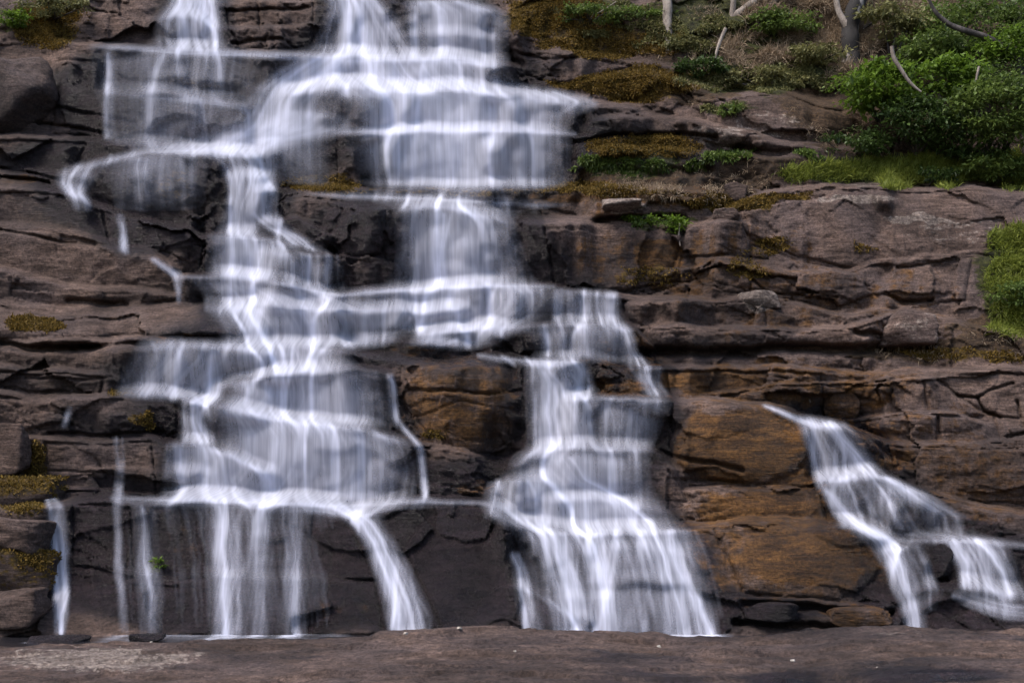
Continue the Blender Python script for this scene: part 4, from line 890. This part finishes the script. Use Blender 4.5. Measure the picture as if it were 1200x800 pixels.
def tube(path, rad, seg=10, seed=0, rough=.12):
    path = np.array(path, float); L = np.concatenate([[0], np.cumsum(np.linalg.norm(np.diff(path, axis=0), axis=1))])
    n = max(6, int(L[-1] / .12)); s = np.linspace(0, L[-1], n)
    c = np.stack([np.interp(s, L, path[:, i]) for i in range(3)], -1); r = np.interp(s, L, rad)
    for _ in range(4): c[1:-1] = (c[:-2] + 2 * c[1:-1] + c[2:]) / 4
    c += np.stack([fbm(s * 1.1 + seed, s * 0, s * 0 + q, 2, 7) for q in (1., 5., 9.)], -1) * r[:, None] * .5
    tg = np.gradient(c, axis=0); tg /= np.linalg.norm(tg, axis=1, keepdims=True)
    a = np.cross(tg, np.array([.3, 1, .2])); a /= np.linalg.norm(a, axis=1, keepdims=True); b = np.cross(tg, a)
    th = np.linspace(0, 2 * math.pi, seg, endpoint=False)
    rr = r[:, None] * (1 + rough * fbm(np.repeat(s[:, None], seg, 1) * 3 + seed, np.cos(th)[None] * 1.5 + s[:, None] * 0, np.sin(th)[None] * 1.5 + s[:, None] * 0, 3, 12))
    v = c[:, None] + a[:, None] * (np.cos(th)[None, :, None] * rr[..., None]) + b[:, None] * (np.sin(th)[None, :, None] * rr[..., None])
    i = np.arange(n * seg).reshape(n, seg); q = np.stack([i[:-1], np.roll(i, -1, 1)[:-1], np.roll(i, -1, 1)[1:], i[1:]], -1).reshape(-1, 4)
    return v.reshape(-1, 3), q
def leaves(centers, radii, per, size, seed, droop=.25, flat=.5):
    """leaf blades in layered sprays round each clump centre"""
    r = np.random.default_rng(seed); C = np.repeat(centers, per, 0); R = np.repeat(radii, per)[:, None]; N = len(C)
    off = r.normal(size=(N, 3)) * np.array([1, 1, flat]) * R * .55; pos = C + off
    d = off * np.array([1, 1, .2]) / R + r.normal(size=(N, 3)) * .6 + np.array([0, 0, -droop]); d /= np.linalg.norm(d, axis=1, keepdims=True)
    upv = np.array([0, 0, 1.0]) + r.normal(size=(N, 3)) * .45; sd = np.cross(d, upv); sd /= np.linalg.norm(sd, axis=1, keepdims=True) + 1e-6
    L = size * r.uniform(.35, 1.0, (N, 1)) * np.repeat(r.uniform(.7, 2.0, (len(centers), 1)), per, 0); nn = np.cross(sd, d)
    v = np.stack([pos, pos + d * L * .45 + sd * L * .26 + nn * L * .06, pos + d * L - nn * L * .05, pos + d * L * .45 - sd * L * .26 + nn * L * .06], 1).reshape(-1, 3)
    b = np.arange(N)[:, None] * 4; f = np.concatenate([b + [0, 1, 2], b + [0, 2, 3]])
    ct = np.repeat(r.uniform(.0, .6, len(centers)), per); tint = np.repeat(np.clip(ct + r.uniform(0, .45, N), 0, 1), 4)
    return v, f, tint
def pixel_path(pts, d):
    return [world(np.float64(a), np.float64(b), np.float64(d + (c if len(p) > 2 else 0))) for p in pts for a, b, c in [(p + (0,))[:3]]]
def plant_root(name, label, cat, base, group=None):
    return add(name, None, None, label=label, cat=cat, loc=tuple(base), group=group)
def part(name, v, f, mat, root, origin=None, tint=None, smooth=True, label=None, kind=None):
    me = mesh_np(name, v - np.array((origin or root).location), f, smooth)
    if tint is not None: attr_f(me, 'tint', tint)
    return add(name, me, mat, parent=root, label=label, kind=kind)
def shrub(name, label, px, py, rx, ry, mat, seed, clumps=26, per=60, size=.13, front=.5, cat='shrub', basepy=None, deep=1.0, flat=.28):
    r = np.random.default_rng(seed); by = py + ry * .8 if basepy is None else basepy
    base = at(px, by); d = base[1] - front
    c0 = world(np.float64(px), np.float64(py), np.float64(d)); s = d / F
    u = r.normal(size=(clumps, 3)); u /= np.linalg.norm(u, axis=1, keepdims=True); u *= r.uniform(.35, 1.0, (clumps, 1)) ** .6
    u[:, 1] = -np.abs(u[:, 1]) * .8 + .2
    cen = c0 + u * np.array([rx * s, rx * s * .7 * deep, ry * s]); rad = r.uniform(.6, 1.25, clumps) * min(rx, ry * 1.6) * s * .42
    root = plant_root(name, label, cat, base)
    v, f, t = leaves(cen, rad, per, size, seed + 1, flat=flat); part('foliage', v, f, mat, root, None, t, False)
    for k in range(7):
        e = cen[r.integers(clumps)]; m = (base + e) / 2 + r.normal(size=3) * .08
        tv, tf = tube([base + np.array([0, .15, -.05]), m, e], [.030, .022, .008], 6, seed + k); part('stem', tv, tf, DARKB, root)
    return root
shrub('shrub','bright green leafy shrub below the black and white trunk',1035,100,50,30,BRIGHT,301,40,90,.15,.9,basepy=145)
shrub('shrub','bright green shrub with layered sprays under the arching dark branch',1122,88,34,26,BRIGHT,302,30,80,.15,1.3,basepy=160)
shrub('shrub','loose yellow-green shrub behind the arching dark branch',1150,28,76,30,MID,303,60,80,.14,.2,basepy=120)
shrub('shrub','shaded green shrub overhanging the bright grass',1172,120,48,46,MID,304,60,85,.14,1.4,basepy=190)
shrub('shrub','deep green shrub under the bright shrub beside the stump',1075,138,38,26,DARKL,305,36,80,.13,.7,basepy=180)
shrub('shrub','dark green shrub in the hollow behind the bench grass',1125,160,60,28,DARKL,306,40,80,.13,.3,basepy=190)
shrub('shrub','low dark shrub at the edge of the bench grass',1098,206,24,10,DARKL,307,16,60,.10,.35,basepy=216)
shrub('shrub','leafy shrub on the bench grass under the shaded shrub',1170,192,40,16,MID,308,26,70,.12,.5,basepy=212)
shrub('shrub','dark green low shrub beside the thin pale sapling',822,78,34,11,DARKL,309,20,70,.11,.25)
shrub('shrub','grey-green spreading shrub right of the thin pale sapling',900,92,56,13,COVER,310,30,70,.11,.25)
shrub('shrub','green shrub behind the straight pale trunk',745,22,46,13,MID,311,26,70,.12,-.3)
shrub('shrub','green shrub on the golden moss above the curtain',690,16,40,12,MID,312,20,70,.11,.25)
shrub('shrub','yellow-green shrub between the leaning tree and the black trunk',920,28,40,17,MID,313,26,70,.12,.3)
shrub('fern','bright green leafy clump with a root hanging below it',788,263,14,11,BRIGHT,314,12,40,.12,.18,'fern')
shrub('fern','small green leafy clump in the crevice above the seep wall',752,256,20,5,BRIGHT,315,10,36,.10,.12,'fern')
shrub('shrub','bright green shrub on the mossy bank at the top left',14,20,22,10,BRIGHT,316,14,60,.12,.3)
shrub('shrub','brown-green shrub behind the top left moss',60,8,46,14,COVER,317,26,60,.11,.2)
shrub('fern','small fern on the dome of rock below the slope',856,128,18,6,MID,318,10,40,.10,.12,'fern')
shrub('fern','green sprig on the reddish panel of the bottom wall',187,659,8,8,BRIGHT,319,6,16,.08,.06,'fern')
shrub('shrub','dark leafy shrub in the hollow left of the bench grass',1000,165,46,16,DARKL,320,24,70,.11,.2)
shrub('shrub','sunlit olive shrub high behind the arching dark branch',1075,28,36,22,COVER,321,24,60,.12,.1)
shrub('shrub','green tuft shrub at the right of the great slab',1190,345,26,16,MID,322,16,60,.11,.2)

def tree(name, label, trunk, rad, mat, limbs, seed, crown=None, cat='tree', leafmat=None):
    b = at(trunk[0][0], trunk[0][1]); d = b[1] + .1
    root = plant_root(name, label, cat, b)
    pts = pixel_path(trunk, d); pts[0] = pts[0] - np.array([0, 0, .55])
    v, f = tube(pts, [r_ * d / F for r_ in rad], 14, seed, .2); tr = part('trunk', v, f, mat, root)
    for k, (lp, lr) in enumerate(limbs):
        v, f = tube(pixel_path(lp, d), [r_ * d / F for r_ in lr], 8, seed + k + 1); part('limb', v, f, PALEB if mat is PATCHB and k == 0 else mat, tr, root)
    if crown:
        r = np.random.default_rng(seed); cx, cy, rx, ry, n = crown; s = d / F; c0 = world(np.float64(cx), np.float64(cy), np.float64(d))
        u = r.normal(size=(n, 3)); u /= np.linalg.norm(u, axis=1, keepdims=True); u *= r.uniform(.3, 1, (n, 1)) ** .5
        v, f, t = leaves(c0 + u * np.array([rx, rx, ry]) * s, r.uniform(.3, .6, n), 60, .14, seed); part('crown', v, f, leafmat or MID, root, None, t, False)
    return root
shrub('shrub','pale green shrub between the arching branch and the bright shrub',1095,58,52,22,MID,323,40,80,.14,.6,basepy=110)
shrub('shrub','dense green shrub at the bend of the arching dark branch',1190,62,40,30,BRIGHT,324,36,80,.14,.9,basepy=140)
shrub('shrub','dull olive shrub behind the black and white trunk',1045,22,34,20,COVER,325,24,70,.13,.2,basepy=70)
shrub('shrub','small olive shrub at the foot of the straight pale trunk',800,52,26,8,COVER,326,14,60,.10,.1)
shrub('shrub','spreading olive shrub left of the black and white trunk',952,62,36,14,COVER,327,22,70,.11,.2)
shrub('shrub','wide dark shrub on the bench past the arching dark branch',1275,120,60,60,MID,328,60,80,.15,.8,basepy=200)
tree('tree','straight pale-barked tree on the slope above the golden moss',[(783,52),(783,20),(781,-20),(778,-120),(785,-260)],[7,5.8,5.4,4.4,2.5],PALEB,[([(780,-110),(800,-160),(830,-200)],[3,2,1])],401,(785,-270,90,50,16))
tree('tree','leaning grey tree with a forked trunk',[(838,42),(848,32),(862,18),(892,-2),(950,-60),(1000,-170)],[3.6,4.6,4.4,4,3.2,2],PALEB,[([(858,24),(860,0),(858,-60),(850,-160)],[3.6,3.4,3,1.6]),([(850,30),(874,22),(888,22)],[2.5,2,1])],402,(1000,-270,100,50,16))
tree('tree','thin dark leaning tree right of the forked trunk',[(876,40),(892,20),(912,0),(960,-50),(990,-120)],[5,4,3.6,3,1.5],DARKB,[([(912,0),(930,-40),(930,-90)],[2,1.5,1])],403,(1000,-190,50,40,8))
tree('tree','black trunk with white peeling patches',[(999,76),(1000,50),(1002,20),(1006,-20),(1010,-140),(1004,-260)],[12,11,10,9,6,3],PATCHB,[([(996,36),(984,14),(978,-20),(970,-110)],[5,3.6,3.2,2]),([(1012,34),(1028,24),(1042,14)],[1.6,1.2,.7])],404,(1010,-280,110,50,16))
tree('sapling','thin pale sapling hanging down beside the low dark shrub',[(838,92),(838,70),(842,52),(850,34)],[1.6,1.6,2.0,2.2],PALEB,[],405,cat='sapling')
tree('stump','short grey broken stump in the bench grass',[(1071,184),(1073,170),(1074,158)],[4,3.4,2.4],PALEB,[],406,cat='stump')
tree('tree','dark arching branch tree over the right hand shrubs',[(1206,190),(1204,120),(1196,70),(1150,42),(1116,32),(1096,16),(1084,-10)],[7,6,5,3.5,3,2.4,1.2],DARKB,[([(1150,42),(1166,54),(1178,64)],[2.2,1.6,1])],407)
def branch(label, pts, rad, mat, front, name='dead_branch', cat='branch'):
    d = at(pts[-1][0], pts[-1][1])[1] - front; pp = pixel_path(pts, d); v, f = tube(pp, [r_ * d / F for r_ in rad], 8, len(label))
    me = mesh_np(name, v - pp[-1], f); add(name, me, mat, label=label, cat=cat, loc=tuple(pp[-1]))
branch('crooked bleached dead branch in the bright green shrub',[(1046,54),(1047,70),(1056,80),(1062,92),(1070,102),(1080,108)],[2.2,2.4,2.2,2.0,1.7,1.0],PALEB,3.3)
branch('short pale dead stick among the shaded shrub leaves',[(1147,78),(1145,86),(1144,94)],[1.4,1.5,1.0],PALEB,3.4)
branch('pale hanging root under the bright green leafy clump',[(797,262),(795,272),(797,288)],[1.0,1.2,.6],PALEB,.2,'hanging_root','root')
branch('bleached twig lying on the brown bay of the right wall',[(930,438),(934,448),(946,458),(950,472)],[1.2,1.5,1.3,.8],DULLB,.06)
branch('broken pale twig on the golden moss bank',[(700,16),(712,10),(722,2)],[1.0,1.0,.6],PALEB,.5)
branch('thin grey stem standing in the shade of the shrubs',[(1100,108),(1098,124),(1100,142)],[2.4,2.8,3],PALEB,1.2)
GROUPS = {'shrub': 'shrubs on the slope and benches', 'fern': 'small green plants on the rock', 'boulder': 'boulders lodged on the ledges', 'stone': 'loose stones on the rock',
          'tree': 'trees at the top of the slope', 'branch': 'dead branches and twigs'}
for o in COL.objects:
    if o.parent is None and o.get('category') in GROUPS: o['group'] = GROUPS[o['category']]
